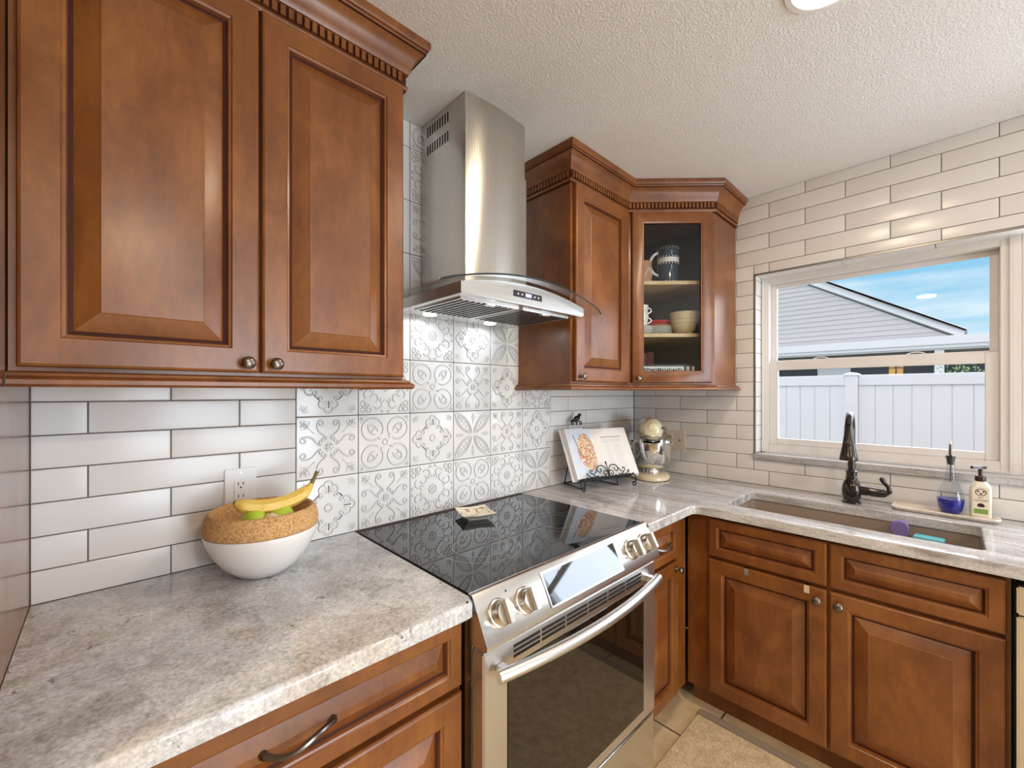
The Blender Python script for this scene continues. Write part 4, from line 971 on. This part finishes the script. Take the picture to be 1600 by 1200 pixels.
ph = one('food_photo', M['photobg'], lambda b: sheet(b, lambda u, v_: (LFT + .002 + u * (SPX - LFT - .006), .007 + v_ * (HB - .009))), parent=pg)
def ell(cx_, cy_, rx, ry): return lambda u, v_: (min(SPX - .002, max(LFT + .003, cx_ + rx * u * math.cos(v_ * 2 * PI))), cy_ + ry * u * math.sin(v_ * 2 * PI))
one('printed_plate', M['plateprint'], lambda b: (sheet(b, ell(-.062, .135, .072, .112), .0010, 6, 30)), parent=ph)
b = MB(); sheet(b, ell(-.052, .140, .062, .098), .0014, 6, 30); b.build('printed_food', M['food'], ph)
b = MB(); wire(b, [pl(a, c_, page_h(a) + .0018) for a, c_ in ((-.118, .235), (-.113, .20), (-.106, .16), (-.098, .12))], .0016); b.build('printed_fork', M['ink'], ph)
def lines(b, rows):
    for a0, a1, c_, hgt in rows:
        n = 6; b.loops([[pl(a0 + (a1 - a0) * i / n, c_ + dz, page_h(a0 + (a1 - a0) * i / n) + .0006) for i in range(n + 1)] for dz in (-hgt / 2, hgt / 2)], False)
def title(b):
    a = .062
    for w in (.008, .006, .010, .009, .007, .012, .008, .010, .006, .011, .009, .007, .010): lines(b, [(a, a + w, .218, .0045)]); a += w + .0016
one('printed_heading', M['ink'], title, parent=pg)
rows = [(.062, .190, .206 - k * .006, .0016) for k in range(4)]
random.seed(3)
for k in range(19):
    rows.append((.075, .075 + random.uniform(.022, .045), .172 - k * .007, .0014)); rows.append((.128, .128 + random.uniform(.035, .062), .172 - k * .007, .0014))
one('printed_lines', M['inklight'], lambda b: lines(b, rows), parent=pg)

# ------------------------------------------------------------------ stand mixer (faces the room along the diagonal)
MXC = Vector((-.222, -.232, CT)); MD = Vector((-.80, -.60, 0)).normalized(); MS = Vector((MD.y, -MD.x, 0))
def mp_(f_, s_, z): return MXC + MD * f_ + MS * s_ + Vector((0, 0, z))
t = thing('stand_mixer', 'cream stand mixer with a steel bowl in the counter corner', 'mixer', tuple(MXC))
def ellr(cf, cs, rf, rs, z, n=32): return [mp_(cf + rf * math.cos(k * 2 * PI / n), cs + rs * math.sin(k * 2 * PI / n), z) for k in range(n)]
b = MB(); b.loops([ellr(.0, 0, .158, .108, .0006), ellr(0, 0, .160, .110, .010), ellr(.0, 0, .157, .107, .020), ellr(-.004, 0, .140, .094, .030), ellr(-.01, 0, .110, .078, .036)], True, True, True); b.build('base', M['cream'], t)
b = MB(); b.loops([ellr(.0, 0, .159, .109, .0002), ellr(.0, 0, .1605, .1105, .0030)], True, True, True); b.build('foot_ring', M['darkplastic'], t)
b = MB(); b.loops([ellr(-.105, 0, .050, .060, .028), ellr(-.108, 0, .044, .050, .10), ellr(-.108, 0, .040, .044, .18), ellr(-.10, 0, .050, .046, .235)], True, True, True); b.build('column', M['cream'], t)
hd_r = [(-.195, .262, .010, .012), (-.187, .266, .038, .036), (-.160, .271, .056, .055), (-.10, .276, .062, .066), (-.02, .277, .0645, .069), (.05, .277, .064, .069), (.088, .276, .059, .066), (.108, .275, .048, .056), (.118, .274, .030, .036), (.121, .273, .008, .010)]
def vr(f_, cz, rs, rz, n=28): return [mp_(f_, rs * math.sin(k * 2 * PI / n), cz + rz * math.cos(k * 2 * PI / n) * (1.0 if math.cos(k * 2 * PI / n) > 0 else .92)) for k in range(n)]
b = MB(); b.loops([vr(*r_) for r_ in hd_r], True, True, True); hdm = b.build('motor_head', M['cream'], t, 60)
tb = [mp_(f_, rs * .955 + .001, .246) for f_, cz, rs, rz in hd_r[1:-2]] + [mp_(.1185, .026, .246), mp_(.121, 0, .246), mp_(.1185, -.026, .246)] + [mp_(f_, -rs * .955 - .001, .246) for f_, cz, rs, rz in hd_r[1:-2][::-1]]
b = MB(); b.tube(tb + tb[:1], .0036, 8); b.build('trim_band', M['satin'], hdm)
b = MB(); b.lathe([(.0245, -.012), (.0265, 0), (.0265, .004), (.022, .0075), (0, .0085)], mp_(.117, .0, .292), 26, MD); b.build('hub_cap', M['creambadge'], hdm)
b = MB(); b.lathe([(.006, 0), (.0055, .010), (.010, .013), (.010, .020), (0, .022)], mp_(.098, -.050, .290), 14, (MD - MS * .9).normalized(), True); b.build('hub_knob', M['pewter'], hdm)
b = MB(); b.lathe([(.052, .0), (.052, -.012), (.044, -.014), (.042, -.020), (.026, -.022), (.014, -.04), (.011, -.05)], mp_(.045, 0, .216), 26, (0, 0, 1)); b.build('planetary_hub', M['chrome'], t)
b = MB(); b.lathe([(.020, 0), (.030, -.012), (.036, -.03), (.030, -.075), (.012, -.105)], mp_(.045, 0, .180), 20); b.build('beater', M['whiteplastic'], t)
b = MB(); b.lathe([(.046, .036), (.046, .050), (.044, .056), (.052, .060), (.075, .070), (.096, .095), (.107, .130), (.1095, .170), (.1105, .205), (.1125, .207), (.1125, .210), (.108, .209), (.105, .13), (.09, .09), (.05, .066), (0, .064)], mp_(.045, 0, 0), 40); bw_ = b.build('bowl', M['chrome'], t)
ha = (MS * 1.0 + MD * .15).normalized(); hb_ = mp_(.045, 0, 0); ha = -ha if ha.x > 0 and ha.y < 0 else ha
b = MB(); b.tube([hb_ + ha * (.107 + .040 * math.sin(u * PI) ** .6) + Vector((0, 0, .180 - .105 * u)) for u in [i / 14 for i in range(15)]], .0055, 8); b.build('handle', M['chrome'], bw_)
b = MB(); b.lathe([(.050, .034), (.050, .046), (.047, .050)], mp_(.045, 0, 0), 28); b.build('bowl_clamp', M['chrome'], t)

# ------------------------------------------------------------------ sink, faucet and things by the sink
t = thing('kitchen_sink', 'taupe undermount sink below the window', 'sink', ((SX0 + SX1) / 2, (SY0 + SY1) / 2, .655))
def snk(b):
    def rr(x0, x1, y0, y1, z, r=.03): return [(x_, y_, z) for x_, y_ in rrect(x0, x1, y0, y1, r)]
    e = .006
    b.loops([rr(SX0 - .03, SX1 + .03, SY0 - .03, SY1 + .03, .8775), rr(SX0 - e, SX1 + e, SY0 - e, SY1 + e, .8775, .026), rr(SX0 - e, SX1 + e, SY0 - e, SY1 + e, .828, .026), rr(SX0 - e, SX1 - .075, SY0 - e, SY1 + e, .824, .026), rr(SX0 - e + .004, SX1 - .079, SY0 - e + .004, SY1 + e - .004, .70, .03), rr(SX0 + .02, SX1 - .10, SY0 + .02, SY1 - .02, .672, .05)], True, False, True)
    b.loops([rr(SX0 - .03, SX1 + .03, SY0 - .03, SY1 + .03, .8775), rr(SX0 - .03, SX1 + .03, SY0 - .03, SY1 + .03, .66)], True, False, True)
one('basin', M['sink'], snk, parent=t)
one('drain', M['chrome'], lambda b: b.lathe([(.055, .0), (.05, .003), (.03, .001), (0, .001)], (-.38, -1.14, .6722), 24), parent=t)
fx, fy = -.112, -1.137
t = thing('faucet', 'dark bronze pull-down kitchen faucet in front of the window', 'faucet', (fx, fy, CT))
b = MB(); b.lathe([(0, .0002), (.034, .0002), (.034, .008), (.029, .012), (.031, .020), (.0345, .040), (.0355, .058), (.033, .078), (.027, .094), (.0205, .104), (.0205, .108), (.0225, .110), (.0225, .114), (.0195, .117), (.0195, .134), (.0225, .137), (.0225, .141), (.0165, .145), (.0145, .150), (0, .150)], (fx, fy, CT), 28); b.build('body', M['bronze'], t)
nk = [(fx, fy, CT + .145), (fx, fy, CT + .22), (fx, fy, CT + .30)] + [(fx - .068 + .068 * math.cos(a), fy - .004 * (1 - math.cos(a)), CT + .32 + .072 * math.sin(a)) for a in [math.radians(q) for q in (0, 20, 40, 60, 80, 100, 120, 140, 158)]]
b = MB(); b.tube(nk, .0135, 14); b.build('spout', M['bronze'], t)
e0 = Vector(nk[-1]); dn = Vector((-.10, -.012, -1)).normalized()
b = MB(); b.lathe([(.0, -.004), (.0145, -.002), (.0150, .02), (.0170, .045), (.0225, .085), (.0305, .128), (.0318, .140), (.030, .145), (.022, .146), (0, .143)], e0, 24, dn); sh_ = b.build('spray_head', M['bronze'], t)
b = MB(); b.lathe([(.0, .004), (.008, .003), (.009, .0), (.009, -.004)], e0 + dn * .075 + Vector((-.0185, 0, 0)), 16, (-1, 0, .15), sx=1.7); b.build('spray_button', M['darkplastic'], sh_)
hy = Vector((fx, fy, CT + .062))
b = MB(); b.lathe([(.021, .02), (.0215, .056), (.0185, .058), (.0185, .062), (.0215, .064), (.0205, .088), (.0185, .106), (.012, .116), (0, .118)], hy, 22, (0, -1, -.03)); hb2 = b.build('valve_body', M['bronze'], t)
b = MB(); b.tube([hy + Vector((0, y_, z_)) for y_, z_ in ((-.088, .002), (-.112, -.006), (-.126, .006), (-.122, .026), (-.108, .042), (-.102, .055), (-.104, .062))], [.013, .0135, .0105, .008, .0078, .0105, .008], 12); b.build('lever', M['bronze'], hb2)

ty0, ty1 = -1.572, -1.268; txc = -.083
t = thing('tray', 'narrow whitewashed wood tray behind the sink under the bottles', 'tray', (txc, (ty0 + ty1) / 2, CT))
def tray(b):
    def r_(e, z): return [(x_, y_, CT + z) for x_, y_ in rrect(txc - .052 + e, txc + .052 - e, ty0 + e, ty1 - e, .02)]
    b.loops([r_(.012, .0003), r_(.002, .009), r_(.0, .015), r_(.002, .0175), r_(.006, .016), r_(.014, .0105)], True, True, True)
one('board', M['traywood'], tray, parent=t)
TZ = CT + .0106
qx, qy = -.086, -1.441
t = thing('soap_flask', 'round glass flask of blue dish soap with a pour spout', 'bottle', (qx, qy, TZ))
pf = [(0, .0005), (.026, .0005), (.029, .003), (.0355, .020), (.0395, .045), (.0395, .062), (.036, .085), (.028, .108), (.0195, .126), (.0150, .145), (.0130, .175), (.0125, .205), (.0125, .212), (.0175, .219), (.0178, .222), (.012, .2225)]
b = MB(); b.lathe(pf, (qx, qy, TZ), 36); b.build('flask', M['flask'], t)
b = MB(); b.lathe([(0, .004), (.024, .004), (.027, .006), (.034, .021), (.0378, .045), (.0382, .058), (.001, .0575)], (qx, qy, TZ), 32); b.build('soap', M['soapblue'], t)
b = MB(); b.lathe([(.008, .192), (.0105, .200), (.0118, .213), (.0135, .2235), (.0135, .227), (.006, .230)], (qx, qy, TZ), 20, cap0=True); b.build('stopper', M['darkplastic'], t)
b = MB(); b.tube([(qx, qy, TZ + .228), (qx, qy, TZ + .262), (qx + .002, qy, TZ + .272)], [.0062, .0048, .0044], 10); b.tube([(qx, qy, TZ + .192), (qx, qy, TZ + .125)], .0020, 8); b.build('pour_spout', M['pewter'], t)
b = MB(); b.tube([(qx + .001, qy, TZ + .270), (qx + .003, qy, TZ + .290)], [.0032, .0024], 8); b.build('spout_tip', M['whiteplastic'], t)
px_, py_ = -.086, -1.520
t = thing('soap_dispenser', 'cream pump bottle with a green label stripe beside the flask', 'bottle', (px_, py_, TZ))
fd = Vector((-.90, -.05 + .02, 0)).normalized(); FU = Vector((fd.y, -fd.x, 0)); FU = FU if FU.y < 0 else -FU
def rb(w, d_, z, r=.012, n=4):
    return [Vector((px_, py_, TZ + z)) + FU * x_ + fd * y_ for x_, y_ in rrect(-w, w, -d_, d_, min(r, w * .9, d_ * .9), n)]
b = MB(); b.loops([rb(.026, .017, .0004), rb(.0285, .0195, .004), rb(.029, .020, .06), rb(.029, .020, .112), rb(.027, .0185, .122), rb(.020, .016, .133), rb(.014, .0135, .139), rb(.012, .012, .143)], True, True, True); bt = b.build('bottle', M['bottle'], t)
b = MB(); b.lathe([(.0145, .1385), (.0152, .140), (.0152, .156), (.0135, .159), (.0066, .160), (.0058, .164), (.0066, .188), (0, .188)], (px_, py_, TZ), 22, cap0=True); b.build('collar', M['brown'], t)
b = MB(); nd = FU * -1 * .55 + fd * .5; nd.normalize(); c9 = Vector((px_, py_, TZ + .190)); sd_ = Vector((-nd.y, nd.x, 0))
b.loops([[c9 + nd * f_ + sd_ * s_ * w_ + Vector((0, 0, z_)) for s_, z_ in ((-1, -.004), (1, -.004), (1, .006), (-1, .006))] for f_, w_ in ((-.014, .009), (.0, .0115), (.020, .008), (.032, .005))], True, True, True); b.build('pump_head', M['brown'], t)
def fpt(u, v_, h=.0004): return Vector((px_, py_, TZ + v_)) + FU * u + fd * (.020 + h)
def fquad(b, u0, u1, v0, v1, h): b.loops([[fpt(u, v_, hh) for u, v_ in ((u0, v0), (u1, v0), (u1, v1), (u0, v1))] for hh in (h - .0004, h)], True, True, True)
lb = one('front_label', M['label'], lambda b: fquad(b, -.022, .022, .010, .116, .0006), parent=bt)
one('green_stripe', M['green'], lambda b: fquad(b, -.018, .018, .018, .036, .0010), parent=lb)
def emb(b):
    def oval(cu, cv, ru, rv, h, n=20): b.loops([[fpt(cu + ru * k_ * math.cos(i * 2 * PI / n), cv + rv * k_ * math.sin(i * 2 * PI / n), h) for i in range(n)] for k_ in (1, .84)])
    def disc(cu, cv, ru, rv, h, n=12): b.add([fpt(cu + ru * math.cos(i * 2 * PI / n), cv + rv * math.sin(i * 2 * PI / n), h) for i in range(n)], [tuple(range(n))])
    oval(0, .099, .015, .0135, .0010); disc(-.007, .102, .0034, .0028, .0010); disc(.007, .102, .0034, .0028, .0010); disc(0, .0935, .0042, .0028, .0010); 
one('label_emblem', M['brown'], emb, parent=lb)
one('label_picture', M['brown'], lambda b: b.add([fpt((.010 if i < 9 else .0) + .0 + .010 * math.cos(i * 2 * PI / 18) - (.010 if i < 9 else 0), .047 + (.011 if i < 9 else .004) * math.sin(i * 2 * PI / 18), .0010) for i in range(18)], [tuple(range(18))]), parent=lb)
text('label_lettering', 'LOTION', .0095, fpt(0, .068, .0008), FU, (0, 0, 1), M['brown'], lb)
text('label_lettering', 'BODY', .0055, fpt(0, .0785, .0008), FU, (0, 0, 1), M['brown'], lb)

def pad(b):
    c0 = Vector((-.232, -1.303, .862)); n = 26; out = []
    for i in range(n):
        a = 2 * PI * i / n; r = .029 + .0016 * math.cos(3 * a); out.append((r * math.cos(a), r * 1.2 * math.sin(a)))
    b.loops([[c0 + Vector((dx, k_ * y_, k_ * z_)) for y_, z_ in out] for dx, k_ in ((.014, .9), (.010, 1), (-.010, 1), (-.014, .9))], True, True, True)
one('scrub_pad', M['purple'], pad, 'purple round scrubbing sponge standing in the sink', 'sponge')
def bsp(b):
    c0 = Vector((-.235, -1.385, .829)); a = math.radians(-6); U_ = Vector((math.sin(a), -math.cos(a), 0)); V_ = Vector((math.cos(a), math.sin(a), 0))
    b.loops([[c0 + U_ * x_ + V_ * y_ + Vector((0, 0, z_)) for x_, y_ in rrect(-.042 + e, .042 - e, -.026 + e, .026 - e, .006)] for z_, e in ((0, .002), (.003, 0), (.020, 0), (.023, .002))], True, True, True)
one('sponge', M['bluesponge'], bsp, 'light blue sponge lying in the sink beside the purple pad', 'sponge')

# ------------------------------------------------------------------ rug
t = thing('rug', 'beige speckled rug on the floor in front of the sink cabinet', 'rug', (-1.15, -1.05, 0))
one('field', M['rug'], lambda b: b.box(-1.72, -.645, -1.42, -.685, .0005, .012, .003), parent=t)
one('binding', M['rug_edge'], lambda b: b.box(-.648, -.605, -1.42, -.680, .0005, .015, .004), parent=t)

# ------------------------------------------------------------------ outside: lawn, fence, neighbour's house, hedge
GL = -.25
struct(one('ground', M['lawn'], lambda b: b.box(.22, 30, -20, 20, GL - .1, GL)))
FX = 3.0; PYS = [3.157, 1.217, -.725, -2.667, -4.609]
t = thing('fence', 'white vinyl privacy fence outside the kitchen window', 'fence', (FX, -.7, GL))
for y_ in PYS:
    p = one('post', M['fence'], lambda b: b.box(FX - .055, FX + .055, y_ - .050, y_ + .050, GL, 1.572), parent=t)
    one('post_cap', M['fence'], lambda b: b.loops([[(FX + sx_ * r_, y_ + sy_ * r_, z_) for sx_, sy_ in ((-1, -1), (1, -1), (1, 1), (-1, 1))] for r_, z_ in ((.062, 1.572), (.062, 1.586), (.045, 1.596), (.004, 1.606))], True, True, True), parent=p)
for a, c_ in zip(PYS[:-1], PYS[1:]):
    y1, y0 = a - .05, c_ + .05
    one('rail', M['fence'], lambda b: b.box(FX - .025, FX + .025, y0, y1, 1.470, 1.578, .006), parent=t)
    def boards(b):
        w = (y1 - y0) / 14
        for k in range(14): b.box(FX - .012, FX + .012, y0 + k * w + .0025, y0 + (k + 1) * w - .0025, GL + .06, 1.475, .003)
        b.box(FX - .004, FX + .010, y0, y1, GL + .06, 1.475)
    one('board_panel', M['fence'], boards, parent=t)
HX = 9.0
t = thing('neighbour_house', 'neighbouring house with a grey sided gable beyond the fence', 'house', (HX + 1, 1.5, GL))
APY, APZ, FTY, FTZ = 4.6, 6.10, -1.40, 2.455
def gable(b):
    sl = (APZ - FTZ) / (APY - FTY)
    b.box(HX + .03, HX + .2, FTY, 12.0, 2.2, 2.46)
    z = 2.46
    while z < APZ - .1:
        z2 = min(z + .105, APZ); yl = FTY + (z - FTZ) / sl; yl2 = FTY + (z2 - FTZ) / sl
        b.add([(HX + .030, yl, z), (HX + .008, yl2, z), (HX + .030, yl2, z2)], []); 
        b.loops([[(HX + .010, yl, z), (HX + .010, 2 * APY - yl, z)], [(HX + .022, yl2, z2), (HX + .022, 2 * APY - yl2, z2)], [(HX + .2, yl2, z2), (HX + .2, 2 * APY - yl2, z2)]], False)
        b.loops([[(HX + .024, yl, z), (HX + .024, 2 * APY - yl, z)], [(HX + .010, yl, z), (HX + .010, 2 * APY - yl, z)]], False)
        z = z2
one('gable_wall', M['siding'], gable, parent=t, smooth=0)
def rake(b):
    d_ = Vector((0, APY - FTY, APZ - FTZ)).normalized(); n_ = Vector((0, -d_.z, d_.y))
    p0 = Vector((HX - .05, FTY - .12, FTZ - .02)); p1 = Vector((HX - .05, APY, APZ + .02))
    for off, th, dx in ((0, .115, 0), (.115, .045, -.05)):
        q = [p0 + n_ * off, p1 + n_ * off, p1 + n_ * (off + th), p0 + n_ * (off + th)]
        b.loops([[Vector((x_ + dx, p.y, p.z)) for p in q] for x_ in (HX - .05, HX + .25)], True, True, True)
one('rake_board', M['fascia'], rake, parent=t)
def roof(b):
    for s_ in (1, -1):
        b.add([(HX - .10, APY, APZ + .21), (HX - .10, APY + s_ * (FTY - .2 - APY), FTZ + .05), (HX + 9, APY + s_ * (FTY - .2 - APY), FTZ + .05), (HX + 9, APY, APZ + .21),
               (HX - .10, APY, APZ + .25), (HX - .10, APY + s_ * (FTY - .2 - APY), FTZ + .10), (HX + 9, APY + s_ * (FTY - .2 - APY), FTZ + .10), (HX + 9, APY, APZ + .25)], [(0, 1, 2, 3), (4, 5, 6, 7), (0, 1, 5, 4), (1, 2, 6, 5), (2, 3, 7, 6), (3, 0, 4, 7)])
one('roof', M['shingle'], roof, parent=t)
one('eave_fascia', M['fascia'], lambda b: (b.box(HX - .25, HX - .05, -9.0, 12, 2.300, 2.455), b.box(HX - .22, HX - .05, -9.0, 12, 2.235, 2.300)), parent=t)
one('porch_wall', M['screen'], lambda b: b.box(HX + .4, HX + .6, -9.0, 12, GL, 2.24), parent=t)
one('porch_soffit', M['siding'], lambda b: b.box(HX - .2, HX + .5, -9.0, 12, 2.20, 2.235), parent=t)
for y_ in (3.0, -1.24, -5.0): one('porch_post', M['fascia'], lambda b: b.box(HX - .18, HX - .05, y_ - .065, y_ + .065, GL, 2.235), parent=t)
one('window_awning', M['fascia'], lambda b: b.box(HX + .36, HX + .41, .15, .75, 1.35, 2.0), parent=t)
random.seed(11)
t = thing('hedge_shrub', 'green leafy shrub top just above the fence', 'shrub', (5.0, -1.48, GL))
def leaves(b):
    for k in range(900):
        a = random.uniform(0, 2 * PI); u = random.uniform(0, 1) ** .5; zz = random.uniform(.3, 1.0)
        rmx = .30 * math.sin(min(1, zz) * PI * .62 + .5)
        p = Vector((5.0 + math.cos(a) * u * rmx, -1.48 + math.sin(a) * u * rmx * 1.15, GL + 1.98 * zz - .06 * random.random() * u))
        d1 = Vector((random.uniform(-1, 1), random.uniform(-1, 1), random.uniform(-.2, 1))).normalized(); d2 = d1.orthogonal().normalized(); l = .040
        b.add([p, p + d1 * l * .5 + d2 * l * .25, p + d1 * l, p + d1 * l * .5 - d2 * l * .25], [(0, 1, 2, 3)])
one('foliage', M['leaf'], leaves, parent=t, smooth=0)
one('stem', M['stem'], lambda b: [b.tube([(5 + .03 * k, -1.48, GL), (5 + .08 * k, -1.48 + .06 * k, GL + .9), (5 + .1 * k, -1.48 + .12 * k, GL + 1.6)], [.02, .014, .006], 7) for k in (-1, 0, 1)], parent=t)
